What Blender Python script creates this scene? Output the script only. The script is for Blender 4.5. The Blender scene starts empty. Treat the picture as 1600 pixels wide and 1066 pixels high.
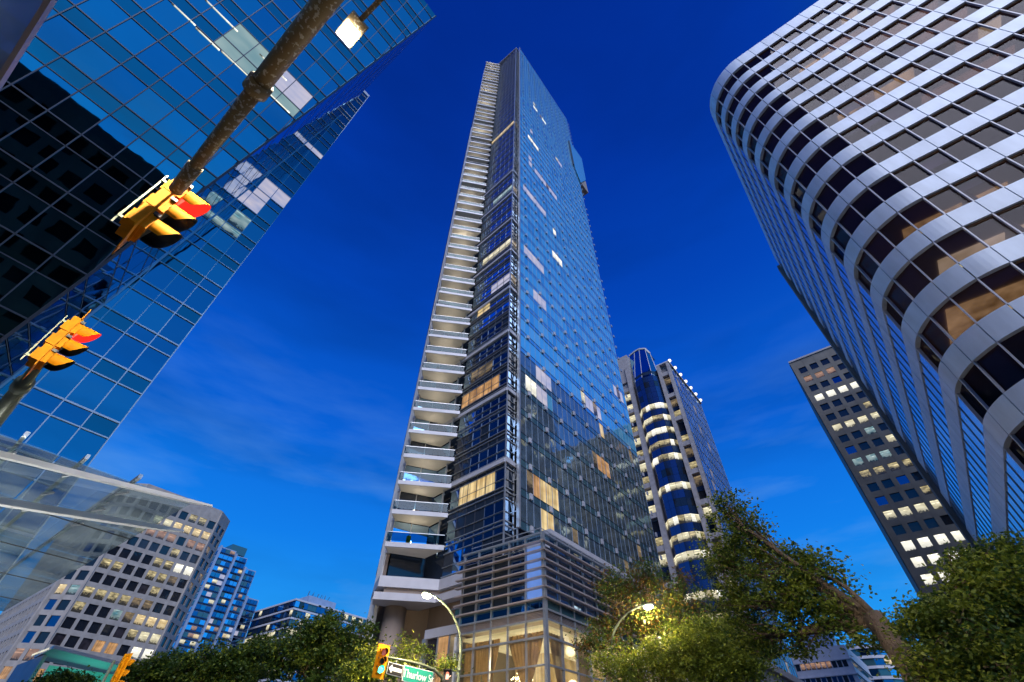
import bpy, bmesh, math, random
import numpy as np
from mathutils import Matrix, Vector
random.seed(7); rng = np.random.default_rng(7)
SC = bpy.context.scene; COL = SC.collection
# ------------------------------------------------------------------ camera
FPX = 701.0
def cam_axes():
    f, pitch, roll, yaw = FPX, math.radians(45.3312), math.radians(1.0211), math.radians(38.7892)
    cp, sp = math.cos(pitch), math.sin(pitch)
    r = Vector((1, 0, 0)); u = Vector((0, -sp, cp)); w = Vector((0, cp, sp))
    cr, sr = math.cos(roll), math.sin(roll)
    Z = Matrix.Rotation(yaw, 3, 'Z')
    return Z @ (cr*r + sr*u), Z @ (-sr*r + cr*u), Z @ w
CR, CU, CW = cam_axes(); CP = Vector((0, 0, 1.6))
cd = bpy.data.cameras.new('camera'); cam = bpy.data.objects.new('camera', cd); COL.objects.link(cam)
cd.sensor_width = 36; cd.lens = FPX/1600*36; cd.clip_end = 6000; cd.clip_start = 0.05
cam.matrix_world = Matrix((( CR.x, CU.x, -CW.x, CP.x), (CR.y, CU.y, -CW.y, CP.y), (CR.z, CU.z, -CW.z, CP.z), (0, 0, 0, 1)))
SC.camera = cam
# ------------------------------------------------------------------ sky, dusk light, exposure
wd = bpy.data.worlds.new('World'); SC.world = wd; wd.use_nodes = True
nt = wd.node_tree; N = nt.nodes; L = nt.links; N.clear()
def nd(t, **k):
    n = N.new(t)
    for a, v in k.items(): setattr(n, a, v)
    return n
tc = nd('ShaderNodeTexCoord'); sx = nd('ShaderNodeSeparateXYZ'); L.new(tc.outputs['Generated'], sx.inputs[0])
ramp = nd('ShaderNodeValToRGB'); L.new(sx.outputs['Z'], ramp.inputs[0])
el = ramp.color_ramp.elements
stops = [(0.0, (.05, .36, .86)), (.16, (.020, .35, .92)), (.34, (.006, .21, .83)), (.52, (.003, .12, .67)), (.74, (.001, .060, .48)), (.9, (.0008, .036, .36)), (1, (.0006, .025, .28))]
el[0].position, el[0].color = stops[0][0], stops[0][1]+(1,)
el[1].position, el[1].color = stops[-1][0], stops[-1][1]+(1,)
for p_, c_ in stops[1:-1]:
    e = el.new(p_); e.color = c_+(1,)
dt = nd('ShaderNodeVectorMath', operation='DOT_PRODUCT'); L.new(tc.outputs['Generated'], dt.inputs[0]); dt.inputs[1].default_value = (1, 0, 0)
mr = nd('ShaderNodeMapRange'); mr.interpolation_type = 'SMOOTHSTEP'; L.new(dt.outputs['Value'], mr.inputs[0])
mr.inputs[1].default_value = .22; mr.inputs[2].default_value = .80; mr.inputs[3].default_value = 0; mr.inputs[4].default_value = 1
glow = nd('ShaderNodeMix', data_type='RGBA', blend_type='ADD'); L.new(mr.outputs[0], glow.inputs[0]); L.new(ramp.outputs[0], glow.inputs[6]); glow.inputs[7].default_value = (.025, .24, .44, 1)
mp = nd('ShaderNodeMapping'); L.new(tc.outputs['Generated'], mp.inputs[0]); mp.inputs['Scale'].default_value = (1.6, 1.6, 7.5); mp.inputs['Rotation'].default_value = (.12, .1, 0)
nz = nd('ShaderNodeTexNoise'); L.new(mp.outputs[0], nz.inputs[0]); nz.inputs['Scale'].default_value = 1.7; nz.inputs['Detail'].default_value = 7; nz.inputs['Roughness'].default_value = .55
cr_ = nd('ShaderNodeMapRange'); L.new(nz.outputs[0], cr_.inputs[0]); cr_.inputs[1].default_value = .47; cr_.inputs[2].default_value = .75; cr_.inputs[4].default_value = .6
hm = nd('ShaderNodeMapRange'); L.new(sx.outputs['Z'], hm.inputs[0]); hm.inputs[1].default_value = .68; hm.inputs[2].default_value = .2; hm.inputs[3].default_value = 0; hm.inputs[4].default_value = 1
mm = nd('ShaderNodeMath', operation='MULTIPLY'); L.new(cr_.outputs[0], mm.inputs[0]); L.new(hm.outputs[0], mm.inputs[1])
cl = nd('ShaderNodeMix', data_type='RGBA'); L.new(mm.outputs[0], cl.inputs[0]); L.new(glow.outputs[2], cl.inputs[6]); cl.inputs[7].default_value = (.17, .42, .85, 1)
# darker wisps
nz2 = nd('ShaderNodeTexNoise'); L.new(mp.outputs[0], nz2.inputs[0]); nz2.inputs['Scale'].default_value = .9; nz2.inputs['Detail'].default_value = 5
dk = nd('ShaderNodeMapRange'); L.new(nz2.outputs[0], dk.inputs[0]); dk.inputs[1].default_value = .45; dk.inputs[2].default_value = .7; dk.inputs[3].default_value = 1; dk.inputs[4].default_value = .74
ml = nd('ShaderNodeVectorMath', operation='SCALE'); L.new(cl.outputs[2], ml.inputs[0]); L.new(dk.outputs[0], ml.inputs['Scale'])
bg = nd('ShaderNodeBackground'); L.new(ml.outputs[0], bg.inputs[0]); bg.inputs[1].default_value = 1.0
wo = nd('ShaderNodeOutputWorld'); L.new(bg.outputs[0], wo.inputs[0])
sd = bpy.data.lights.new('afterglow', 'SUN'); sd.energy = 2.9; sd.angle = math.radians(44); sd.color = (.96, .95, 1)
sun = bpy.data.objects.new('afterglow', sd); COL.objects.link(sun)
sun.rotation_euler = Vector((.55, -.46, .70)).to_track_quat('Z', 'Y').to_euler()
sun.location = (60, -60, 120)
vs = SC.view_settings; vs.view_transform = 'Standard'; vs.look = 'None'; vs.exposure = 0; vs.gamma = 1; vs.use_curve_mapping = False
SC.cycles.use_denoising = True; SC.cycles.max_bounces = 6; SC.cycles.transparent_max_bounces = 12; SC.cycles.sample_clamp_indirect = 4
SC.cycles.caustics_reflective = False; SC.cycles.caustics_refractive = False
# ------------------------------------------------------------------ projection helpers (build-time bookkeeping only)
def proj(p):
    d = p - CP; z = d.dot(CW)
    if z < .05: return None
    return 800 + FPX*d.dot(CR)/z, 533 - FPX*d.dot(CU)/z
def ray(x, y): return ((x-800)*CR - (y-533)*CU + FPX*CW).normalized()
# ------------------------------------------------------------------ materials
M = {}
def mat(name, col=(.5, .5, .5), rough=.5, metal=0, emit=None, es=0, noise=0, nscale=3, bump=0, bscale=8, ior=1.5, spec=.5, stretch=(1, 1, 1), wscale=None, coat=0):
    m = bpy.data.materials.new(name); m.use_nodes = True; M[name] = m
    t = m.node_tree; b = t.nodes['Principled BSDF']
    b.inputs['Base Color'].default_value = tuple(col)+(1,); b.inputs['Roughness'].default_value = rough; b.inputs['Metallic'].default_value = metal
    b.inputs['IOR'].default_value = ior; b.inputs['Specular IOR Level'].default_value = spec; b.inputs['Coat Weight'].default_value = coat
    if emit: b.inputs['Emission Color'].default_value = tuple(emit)+(1,); b.inputs['Emission Strength'].default_value = es
    g = t.nodes.new('ShaderNodeNewGeometry'); mpp = t.nodes.new('ShaderNodeMapping'); mpp.inputs['Scale'].default_value = stretch
    t.links.new(g.outputs['Position'], mpp.inputs[0])
    if noise:
        n = t.nodes.new('ShaderNodeTexNoise'); n.inputs['Scale'].default_value = nscale; n.inputs['Detail'].default_value = 6
        t.links.new(mpp.outputs[0], n.inputs[0])
        r = t.nodes.new('ShaderNodeMapRange'); r.inputs[1].default_value = .3; r.inputs[2].default_value = .7; r.inputs[3].default_value = 1-noise; r.inputs[4].default_value = 1+noise
        t.links.new(n.outputs[0], r.inputs[0])
        v = t.nodes.new('ShaderNodeVectorMath'); v.operation = 'SCALE'; v.inputs[0].default_value = col; t.links.new(r.outputs[0], v.inputs['Scale'])
        t.links.new(v.outputs[0], b.inputs['Base Color'])
    if bump:
        n2 = t.nodes.new('ShaderNodeTexNoise'); n2.inputs['Scale'].default_value = bscale; n2.inputs['Detail'].default_value = 2
        t.links.new(mpp.outputs[0], n2.inputs[0])
        bb = t.nodes.new('ShaderNodeBump'); bb.inputs['Strength'].default_value = bump; bb.inputs['Distance'].default_value = .1
        t.links.new(n2.outputs[0], bb.inputs['Height']); t.links.new(bb.outputs[0], b.inputs['Normal'])
    return m
# mirror glass of several casts
mat('tower_glass', (.14, .64, 1.0), .04, .44, bump=.10, bscale=.5)
mat('hotel_glass', (.27, .36, .40), .04, .78, noise=.25, nscale=.7, bump=.16, bscale=.6)  # lower floors: dark reflection and grey curtains put into the pane colour
mat('dim_reflection_glass_b', (.34, .40, .40), .06, .8, noise=.25, nscale=.7, bump=.16, bscale=.6)
mat('dim_reflection_spandrel', (.12, .26, .32), .12, .7, bump=.1, bscale=.5)  # same dark reflection put into the lower spandrel colour
mat('tower_glass_b', (.22, .72, 1.0), .05, .46, bump=.10, bscale=.5)
mat('tower_glass_c', (.11, .58, .95), .04, .52, bump=.10, bscale=.5)
mat('tower_spandrel', (.11, .48, .90), .12, .55, bump=.06, bscale=.5)
mat('bay_glass', (.45, .66, .92), .03, 1, bump=.14, bscale=.6)
mat('bay_glass_b', (.28, .44, .66), .04, 1, bump=.14, bscale=.6)
mat('bay_dark', (.02, .03, .05), .08, 0, spec=.7)
mat('left_glass', (.09, .27, .36), .02, 1, bump=.10, bscale=.35)
mat('left_glass_b', (.07, .22, .33), .02, 1, bump=.10, bscale=.35)
mat('left_glass_c', (.06, .20, .24), .03, 1, bump=.10, bscale=.35)
mat('wedge_glass', (.40, .62, .82), .03, 1, bump=.14, bscale=.3)
mat('wedge_glass_b', (.30, .50, .70), .03, 1, bump=.14, bscale=.3)
mat('west_glass', (.22, .48, .68), .03, 1, bump=.08, bscale=.5)
mat('dark_window', (.012, .014, .02), .06, 0, spec=.6, ior=1.55, bump=.1, bscale=.7)
mat('dark_window_b', (.03, .025, .03), .08, 0, spec=.6, ior=1.5, noise=.5, nscale=.6)
mat('blue_window', (.06, .15, .27), .04, 1, bump=.1, bscale=.5)
mat('teal_glass', (.05, .13, .15), .08, .3, spec=.7)
mat('blue_spandrel', (.035, .08, .19), .12, .75)
mat('silver_panel', (.62, .69, .80), .5, .12, noise=.13, nscale=1.1, bump=.03, bscale=.4, stretch=(1, 1, .22))
mat('fascia', (.49, .49, .55), .45, .1, noise=.08, nscale=.8)
mat('soffit', (.74, .69, .60), .7, noise=.06, nscale=.6)
mat('aluminium', (.50, .52, .55), .35, .7, noise=.08, nscale=2)
mat('aluminium_dark', (.05, .06, .09), .4, .5)
mat('louvre_metal', (.50, .42, .40), .4, .5, noise=.12, nscale=2)
mat('white_paint', (.72, .72, .74), .45, noise=.05, nscale=.7)
mat('concrete', (.33, .30, .28), .8, noise=.16, nscale=.6, bump=.15, bscale=6)
mat('concrete_brown', (.30, .235, .20), .75, noise=.25, nscale=.35, bump=.2, bscale=3, stretch=(1, 1, .35))
mat('granite', (.36, .34, .36), .6, noise=.18, nscale=1.2, bump=.05, bscale=8)
mat('dark_concrete', (.16, .15, .135), .75, noise=.22, nscale=.35, bump=.1, bscale=4)
mat('pale_stone', (.52, .52, .57), .7, noise=.08, nscale=.6)
mat('blue_panel', (.25, .33, .48), .5, noise=.12, nscale=.4)
mat('asphalt', (.05, .05, .052), .75, noise=.3, nscale=1.2, bump=.3, bscale=30)
mat('pavement', (.25, .24, .23), .8, noise=.15, nscale=1.5, bump=.2, bscale=12)
mat('earth', (.10, .10, .09), .9, noise=.3, nscale=.05)
mat('road_paint', (.75, .75, .73), .6, noise=.15, nscale=5)
mat('side_window', (.46, .60, .76), .12, .55, noise=.12, nscale=.3)
mat('yellow_paint', (.80, .29, .003), .6, spec=.12, noise=.14, nscale=9)
mat('blue_blind', (.1, .16, .4), .3, emit=(.13, .28, .75), es=.7, noise=.1)
mat('black_paint', (.012, .012, .013), .45)
mat('pole_green', (.16, .19, .13), .45, .3, noise=.2, nscale=5)
mat('bark', (.13, .085, .05), .85, noise=.35, nscale=4, bump=.6, bscale=18, stretch=(1, 1, .3))
mat('sign_green', (.0, .27, .20), .4); mat('sign_white', (.8, .8, .78), .45)
mat('room_floor', (.16, .14, .13), .7); mat('room_wall', (.42, .38, .36), .8, noise=.2, nscale=.25)
mat('room_ceiling', (.40, .36, .36), .8, noise=.15, nscale=.3)
mat('curtain', (.62, .42, .20), .8, noise=.15, nscale=3); mat('wood', (.22, .09, .035), .5, noise=.3, nscale=2, stretch=(1, 1, .2))
mat('shade_metal', (.05, .05, .05), .5)
for nm, c, s in (('lamp_glow', (1, .86, .62), 60), ('led_glow', (1, .95, .86), 30), ('red_lens', (1, .035, .02), 5), ('green_lens', (.05, 1, .72), 7), ('amber_hand', (1, .25, .12), 1.6),
                 ('dim_red_lens', (.9, .1, .04), .35), ('globe_glow', (1, .93, .78), 1.6), ('green_glow', (.02, .5, .34), .35), ('chandelier_glow', (1, .82, .5), 9), ('downlight', (1, .9, .7), 5)):
    mat(nm, (.3, .3, .3), .5, emit=c, es=s)
# worn pole paint: brown-black with flaked pale patches
m = mat('worn_pole', (.10, .065, .03), .55)
t = m.node_tree; b = t.nodes['Principled BSDF']; g = t.nodes.new('ShaderNodeNewGeometry'); n = t.nodes.new('ShaderNodeTexNoise'); n.inputs['Scale'].default_value = 24; n.inputs['Detail'].default_value = 5
r = t.nodes.new('ShaderNodeValToRGB'); r.color_ramp.elements[0].position = .57; r.color_ramp.elements[0].color = (.26, .165, .06, 1); r.color_ramp.elements[1].position = .60; r.color_ramp.elements[1].color = (.62, .54, .40, 1)
t.links.new(g.outputs['Position'], n.inputs[0]); t.links.new(n.outputs[0], r.inputs[0]); t.links.new(r.outputs[0], b.inputs['Base Color'])
# lit interiors: what shows through a lit pane (blinds, ceiling lights, furniture), glossy on top
def lit(name, c1, c2, s, ns=1.2, stretch=(1, 1, 2.2), lo=.3, hi=.7, stripes=0, room=0, furn=0):
    """c1..c2: tone range over the pane; room: ceiling lights in the upper part and a darker lower wall; furn: dark furniture shapes low down"""
    m = bpy.data.materials.new(name); m.use_nodes = True; M[name] = m; t = m.node_tree; b = t.nodes['Principled BSDF']; l = t.links.new
    def q(ty, **k):
        n_ = t.nodes.new(ty)
        for a_, v_ in k.items(): setattr(n_, a_, v_)
        return n_
    b.inputs['Base Color'].default_value = (.03, .03, .03, 1); b.inputs['Roughness'].default_value = .08
    g = q('ShaderNodeNewGeometry'); mpp = q('ShaderNodeMapping'); mpp.inputs['Scale'].default_value = stretch
    n = q('ShaderNodeTexNoise'); n.inputs['Scale'].default_value = ns; n.inputs['Detail'].default_value = 2
    r = q('ShaderNodeValToRGB'); r.color_ramp.elements[0].position = lo; r.color_ramp.elements[0].color = tuple(c1)+(1,)
    r.color_ramp.elements[1].position = hi; r.color_ramp.elements[1].color = tuple(c2)+(1,)
    l(g.outputs['Position'], mpp.inputs[0]); l(mpp.outputs[0], n.inputs[0]); l(n.outputs[0], r.inputs[0]); out = r.outputs[0]
    def scale(o_, f_):
        v = q('ShaderNodeVectorMath', operation='SCALE'); l(o_, v.inputs[0]); l(f_, v.inputs['Scale']); return v.outputs[0]
    def rng_(o_, a_, b__, c_, d_):
        k = q('ShaderNodeMapRange'); l(o_, k.inputs[0])
        for i_, v_ in zip((1, 2, 3, 4), (a_, b__, c_, d_)): k.inputs[i_].default_value = v_
        return k.outputs[0]
    if stripes:
        w = q('ShaderNodeTexNoise'); w.inputs['Scale'].default_value = 1; w.inputs['Detail'].default_value = 2
        m2 = q('ShaderNodeMapping'); m2.inputs['Scale'].default_value = (stripes, stripes, .15); l(g.outputs['Position'], m2.inputs[0]); l(m2.outputs[0], w.inputs[0])
        out = scale(out, rng_(w.outputs[0], .35, .65, .55, 1.15))
    if room or furn:
        tc_ = q('ShaderNodeTexCoord'); sp = q('ShaderNodeSeparateXYZ'); l(tc_.outputs['UV'], sp.inputs[0])
        if room:
            out = scale(out, rng_(sp.outputs['Y'], .25, .62, 1-.6*room, 1.0))
            m3 = q('ShaderNodeMapping'); m3.inputs['Scale'].default_value = (1, 1, 1); l(g.outputs['Position'], m3.inputs[0])
            w = q('ShaderNodeTexNoise'); w.inputs['Scale'].default_value = .9; w.inputs['Detail'].default_value = 1; l(m3.outputs[0], w.inputs[0])
            band = q('ShaderNodeMath', operation='WRAP'); l(sp.outputs['Y'], band.inputs[0]); band.inputs[1].default_value = 0; band.inputs[2].default_value = .27
            a1 = rng_(band.outputs[0], .09, .12, 0, 1); a2 = rng_(band.outputs[0], .16, .19, 1, 0)
            mu = q('ShaderNodeMath', operation='MULTIPLY'); l(a1, mu.inputs[0]); l(a2, mu.inputs[1])
            mu2 = q('ShaderNodeMath', operation='MULTIPLY'); l(mu.outputs[0], mu2.inputs[0]); l(rng_(w.outputs[0], .48, .55, 0, 1), mu2.inputs[1])
            mu3 = q('ShaderNodeMath', operation='MULTIPLY'); l(mu2.outputs[0], mu3.inputs[0]); l(rng_(sp.outputs['Y'], .4, .5, 0, 1), mu3.inputs[1])
            ad = q('ShaderNodeMath', operation='MULTIPLY_ADD'); l(mu3.outputs[0], ad.inputs[0]); ad.inputs[1].default_value = .9; ad.inputs[2].default_value = 1; out = scale(out, ad.outputs[0])
        if furn:
            w = q('ShaderNodeTexNoise'); w.inputs['Scale'].default_value = 2.6; w.inputs['Detail'].default_value = 2; l(g.outputs['Position'], w.inputs[0])
            sm = q('ShaderNodeMath', operation='MULTIPLY_ADD'); l(w.outputs[0], sm.inputs[0]); sm.inputs[1].default_value = -.9*furn; l(sp.outputs['Y'], sm.inputs[2])
            out = scale(out, rng_(sm.outputs[0], -.18, -.08, .12, 1))
    l(out, b.inputs['Emission Color']); b.inputs['Emission Strength'].default_value = s
lit('lit_warm', (.60, .42, .18), (1, .80, .45), .9, ns=.5, room=.5, furn=.7)
lit('lit_pale', (.62, .55, .34), (.95, .88, .62), .95, ns=.5, room=.7, furn=.8)
lit('lit_dim', (.05, .04, .03), (.32, .23, .12), .8, ns=.6, room=.6, furn=1)
lit('lit_desk', (.12, .10, .05), (.75, .62, .32), .85, ns=.7, room=1, furn=1.1)
lit('lit_pink', (.30, .16, .10), (.60, .36, .24), .7, ns=.5, room=.6, furn=.8)
lit('lit_curtain', (.75, .50, .20), (.98, .76, .38), .95, stripes=6, ns=.6)
lit('lit_orange', (.5, .25, .08), (.95, .52, .22), .75, stripes=4, ns=.6)
lit('lit_lav', (.45, .50, .78), (.80, .74, .86), .7, ns=.4)
lit('lit_cool', (.10, .28, .34), (.60, .75, .72), .6, ns=.5, room=.6, furn=.8)
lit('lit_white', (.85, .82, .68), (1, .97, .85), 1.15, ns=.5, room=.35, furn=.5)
lit('lit_plain', (.26, .46, .48), (.52, .70, .66), .6, ns=.25)
lit('ochre_ceiling', (.22, .13, .035), (.72, .50, .20), 1.1, ns=.8, stretch=(1, 1, 1))
lit('brown_ceiling', (.10, .06, .045), (.36, .22, .15), .9, ns=.5, stretch=(1, 1, 1))
lit('cream_ceiling', (.55, .45, .22), (.92, .80, .48), 1.0, ns=.6, stretch=(1, 1, 1))
# thin architectural glass: tinted see-through plus a mirror part that grows at grazing angles
def thin(name, tint, refl=1.0, rough=.02, base=.04, milk=0):
    m = bpy.data.materials.new(name); m.use_nodes = True; M[name] = m; t = m.node_tree; t.nodes.clear()
    o = t.nodes.new('ShaderNodeOutputMaterial'); tr = t.nodes.new('ShaderNodeBsdfTransparent'); tr.inputs[0].default_value = tuple(tint)+(1,)
    gl = t.nodes.new('ShaderNodeBsdfGlossy'); gl.inputs['Roughness'].default_value = rough; gl.inputs[0].default_value = (.92, .95, 1, 1)
    lw = t.nodes.new('ShaderNodeLayerWeight'); lw.inputs[0].default_value = .5
    pw = t.nodes.new('ShaderNodeMath'); pw.operation = 'POWER'; pw.inputs[1].default_value = 3.2; t.links.new(lw.outputs['Facing'], pw.inputs[0])
    ma = t.nodes.new('ShaderNodeMath'); ma.operation = 'MULTIPLY_ADD'; ma.inputs[1].default_value = refl; ma.inputs[2].default_value = base; ma.use_clamp = True; t.links.new(pw.outputs[0], ma.inputs[0])
    mx = t.nodes.new('ShaderNodeMixShader'); t.links.new(ma.outputs[0], mx.inputs[0]); t.links.new(tr.outputs[0], mx.inputs[1]); t.links.new(gl.outputs[0], mx.inputs[2]); last = mx.outputs[0]
    if milk:
        df = t.nodes.new('ShaderNodeBsdfDiffuse'); df.inputs[0].default_value = (.8, .88, .84, 1); tl = t.nodes.new('ShaderNodeBsdfTranslucent'); tl.inputs[0].default_value = (.8, .88, .84, 1); m4 = t.nodes.new('ShaderNodeMixShader'); t.links.new(df.outputs[0], m4.inputs[1]); t.links.new(tl.outputs[0], m4.inputs[2])
        g = t.nodes.new('ShaderNodeNewGeometry'); nz_ = t.nodes.new('ShaderNodeTexNoise'); nz_.inputs['Scale'].default_value = .45; nz_.inputs['Detail'].default_value = 6; t.links.new(g.outputs['Position'], nz_.inputs[0])
        k = t.nodes.new('ShaderNodeMapRange'); k.inputs[1].default_value = .3; k.inputs[2].default_value = .7; k.inputs[3].default_value = .0; k.inputs[4].default_value = milk; t.links.new(nz_.outputs[0], k.inputs[0])
        m5 = t.nodes.new('ShaderNodeMixShader'); t.links.new(k.outputs[0], m5.inputs[0]); t.links.new(last, m5.inputs[1]); t.links.new(m4.outputs[0], m5.inputs[2]); last = m5.outputs[0]
    t.links.new(last, o.inputs[0])
thin('bronze_glass', (.56, .51, .58), .12, base=.008)
thin('clear_glass', (.86, .93, .92), .9)
thin('lobby_glass', (.92, .90, .84), .8, base=.05)
thin('rail_glass', (.34, .52, .62), .25, base=.02)
thin('podium_glass', (.5, .7, .8), 1.0, base=.18)
thin('canopy_glass', (.80, .88, .86), .5, base=.24, rough=.02, milk=.22)
# foliage
def leafmat(name, c, tr=.45):
    m = bpy.data.materials.new(name); m.use_nodes = True; M[name] = m; t = m.node_tree; t.nodes.clear()
    o = t.nodes.new('ShaderNodeOutputMaterial'); d = t.nodes.new('ShaderNodeBsdfPrincipled'); d.inputs['Roughness'].default_value = .45; d.inputs['Specular IOR Level'].default_value = .35
    g = t.nodes.new('ShaderNodeNewGeometry'); n = t.nodes.new('ShaderNodeTexNoise'); n.inputs['Scale'].default_value = 1.3; n.inputs['Detail'].default_value = 5; t.links.new(g.outputs['Position'], n.inputs[0])
    r = t.nodes.new('ShaderNodeValToRGB'); r.color_ramp.elements[0].position = .32; r.color_ramp.elements[0].color = (c[0]*.55, c[1]*.6, c[2]*.6, 1); r.color_ramp.elements[1].position = .7; r.color_ramp.elements[1].color = (c[0]*1.5, c[1]*1.3, c[2], 1)
    t.links.new(n.outputs[0], r.inputs[0]); t.links.new(r.outputs[0], d.inputs['Base Color'])
    tl = t.nodes.new('ShaderNodeBsdfTranslucent'); t.links.new(r.outputs[0], tl.inputs[0])
    mx = t.nodes.new('ShaderNodeMixShader'); mx.inputs[0].default_value = tr; t.links.new(d.outputs[0], mx.inputs[1]); t.links.new(tl.outputs[0], mx.inputs[2]); t.links.new(mx.outputs[0], o.inputs[0])
leafmat('leaf', (.17, .23, .03)); leafmat('leaf_yellow', (.27, .33, .04)); leafmat('leaf_dark', (.06, .12, .025)); leafmat('leaf_rust', (.19, .11, .025))
# ------------------------------------------------------------------ object helpers
def tag(o, label, cat, group=None, kind=None):
    if label: o['label'] = label
    if cat: o['category'] = cat
    if group: o['group'] = group
    if kind: o['kind'] = kind
    return o
def thing(name, label, cat, loc=(0, 0, 0), group=None):
    o = bpy.data.objects.new(name, None); o.empty_display_size = .3; COL.objects.link(o); o.location = loc
    return tag(o, label, cat, group)
def place(me, name, Mx, parent=None):
    o = bpy.data.objects.new(name, me); COL.objects.link(o)
    if parent is not None:
        o.parent = parent; o.matrix_local = Matrix.Translation(-origin(parent)) @ Mx
    else: o.matrix_world = Mx
    return o
def origin(p):
    v = Vector(p.location)
    if p.parent: v = v + origin(p.parent)
    return v
def link_mesh(name, vs_, fs, mats, parent=None, fm=None, smooth=False, base=None):
    # vertices are world coordinates; the object's own origin sits at its parent's (or at base)
    me = bpy.data.meshes.new(name); off = origin(parent) if parent is not None else Vector(base or (0, 0, 0))
    a = np.array([tuple(v) for v in vs_], dtype=float) - np.array(off)
    me.from_pydata(a.tolist(), [], fs)
    for mn in ([mats] if isinstance(mats, str) else mats): me.materials.append(M[mn])
    if fm is not None: me.polygons.foreach_set('material_index', fm)
    if smooth: me.polygons.foreach_set('use_smooth', [True]*len(me.polygons))
    me.update()
    o = bpy.data.objects.new(name, me); COL.objects.link(o)
    if parent is not None: o.parent = parent
    else: o.location = off
    return o
CV = [Vector((x, y, z)) for x in (-.5, .5) for y in (-.5, .5) for z in (-.5, .5)]
CF = [(0, 1, 3, 2), (4, 6, 7, 5), (0, 4, 5, 1), (2, 3, 7, 6), (0, 2, 6, 4), (1, 5, 7, 3)]
CUV = [c_ for f in CF for i in f for c_ in (CV[i].x+.5, CV[i].y+.5)]
_cube = {}
def cube(mn):
    if mn not in _cube:
        me = bpy.data.meshes.new('block_'+mn); me.from_pydata([tuple(v) for v in CV], [], CF); me.materials.append(M[mn]); me.uv_layers.new(name='UVMap').data.foreach_set('uv', CUV); me.update(); _cube[mn] = me
    return _cube[mn]
def BM(o, u, v, n, cu, cv, cn, w, h, d, tilt=0):
    c = Vector(o) + Vector(u)*cu + Vector(v)*cv + Vector(n)*cn
    R = Matrix(((u[0], v[0], n[0]), (u[1], v[1], n[1]), (u[2], v[2], n[2])))
    if tilt: R = R @ Matrix.Rotation(random.gauss(0, tilt), 3, 'X') @ Matrix.Rotation(random.gauss(0, tilt), 3, 'Y')
    Mx = (R @ Matrix.Diagonal((w, h, d))).to_4x4(); Mx.translation = c
    return Mx
UZ = Vector((0, 0, 1))
class Kit:
    """collects box pieces; the largest in view become parts, the rest of a kind are joined"""
    def __init__(s, root): s.root = root; s.it = {}
    def add(s, name, mn, Mx, label=None): s.it.setdefault(name, []).append((mn, Mx, label))
    def ab(s, name, mn, x0, x1, y0, y1, z0, z1, label=None):
        c = ((x0+x1)/2, (y0+y1)/2, (z0+z1)/2); dx, dy, dz = abs(x1-x0), abs(y1-y0), abs(z1-z0)
        if dx < dy: s.add(name, mn, BM(c, Vector((0, 1, 0)), UZ, Vector((1, 0, 0)), 0, 0, 0, dy, dz, dx), label)
        else: s.add(name, mn, BM(c, Vector((1, 0, 0)), UZ, Vector((0, -1, 0)), 0, 0, 0, dx, dz, dy), label)
    def bar(s, name, mn, a, b, w, d=None, label=None):
        a, b = Vector(a), Vector(b); v = (b-a); l = v.length; v = v/l
        u = v.cross(UZ); u = u.normalized() if u.length > 1e-3 else Vector((1, 0, 0)); n = u.cross(v)
        s.add(name, mn, BM((a+b)/2, u, v, n, 0, 0, 0, w, l, d or w), label)
    def flush(s, cap=290, minpx=8, limits={}):
        for name, L_ in s.it.items():
            sized = []
            for i, (mn, Mx, lb) in enumerate(L_):
                ps = [proj(Mx @ v) for v in CV]
                if any(p is None for p in ps): sized.append((1e3 if len(L_) < 60 else 0, i)); continue
                xs = [p[0] for p in ps]; ys = [p[1] for p in ps]
                vis = max(xs) > 0 and min(xs) < 1600 and max(ys) > 0 and min(ys) < 1066
                d = math.hypot(max(xs)-min(xs), max(ys)-min(ys))
                sized.append((d if vis else 0, i))
            sized.sort(reverse=True); c = limits.get(name, cap); keep = set()
            for k, (d, i) in enumerate(sized):
                if len(L_) <= 12 or (k < c and d >= minpx): keep.add(i)
            rest = [i for i in range(len(L_)) if i not in keep]
            if len(rest) < 2: keep |= set(rest); rest = []
            for i in sorted(keep):
                mn, Mx, lb = L_[i]; o = place(cube(mn), name, Mx, s.root)
                if lb: o['label'] = lb
            if rest:
                mats = sorted({L_[i][0] for i in rest}); V = np.zeros((len(rest)*8, 3)); F = []; fm = []
                base = np.array([tuple(v)+(1,) for v in CV])
                for k, i in enumerate(rest):
                    V[k*8:k*8+8] = (base @ np.array(L_[i][1]).T)[:, :3]
                    F += [tuple(q+k*8 for q in f) for f in CF]; fm += [mats.index(L_[i][0])]*6
                o = link_mesh(name, V, F, mats, s.root, fm); o['kind'] = 'stuff'; o.data.uv_layers.new(name='UVMap').data.foreach_set('uv', CUV*len(rest))
def prism(name, mn, poly, z0, z1, parent=None, cap=True):
    n = len(poly); vs_ = [(x, y, z0) for x, y in poly] + [(x, y, z1) for x, y in poly]
    fs = [(i, (i+1) % n, n+(i+1) % n, n+i) for i in range(n)]
    if cap: fs += [tuple(range(n-1, -1, -1)), tuple(range(n, 2*n))]
    return link_mesh(name, vs_, fs, mn, parent)
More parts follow.
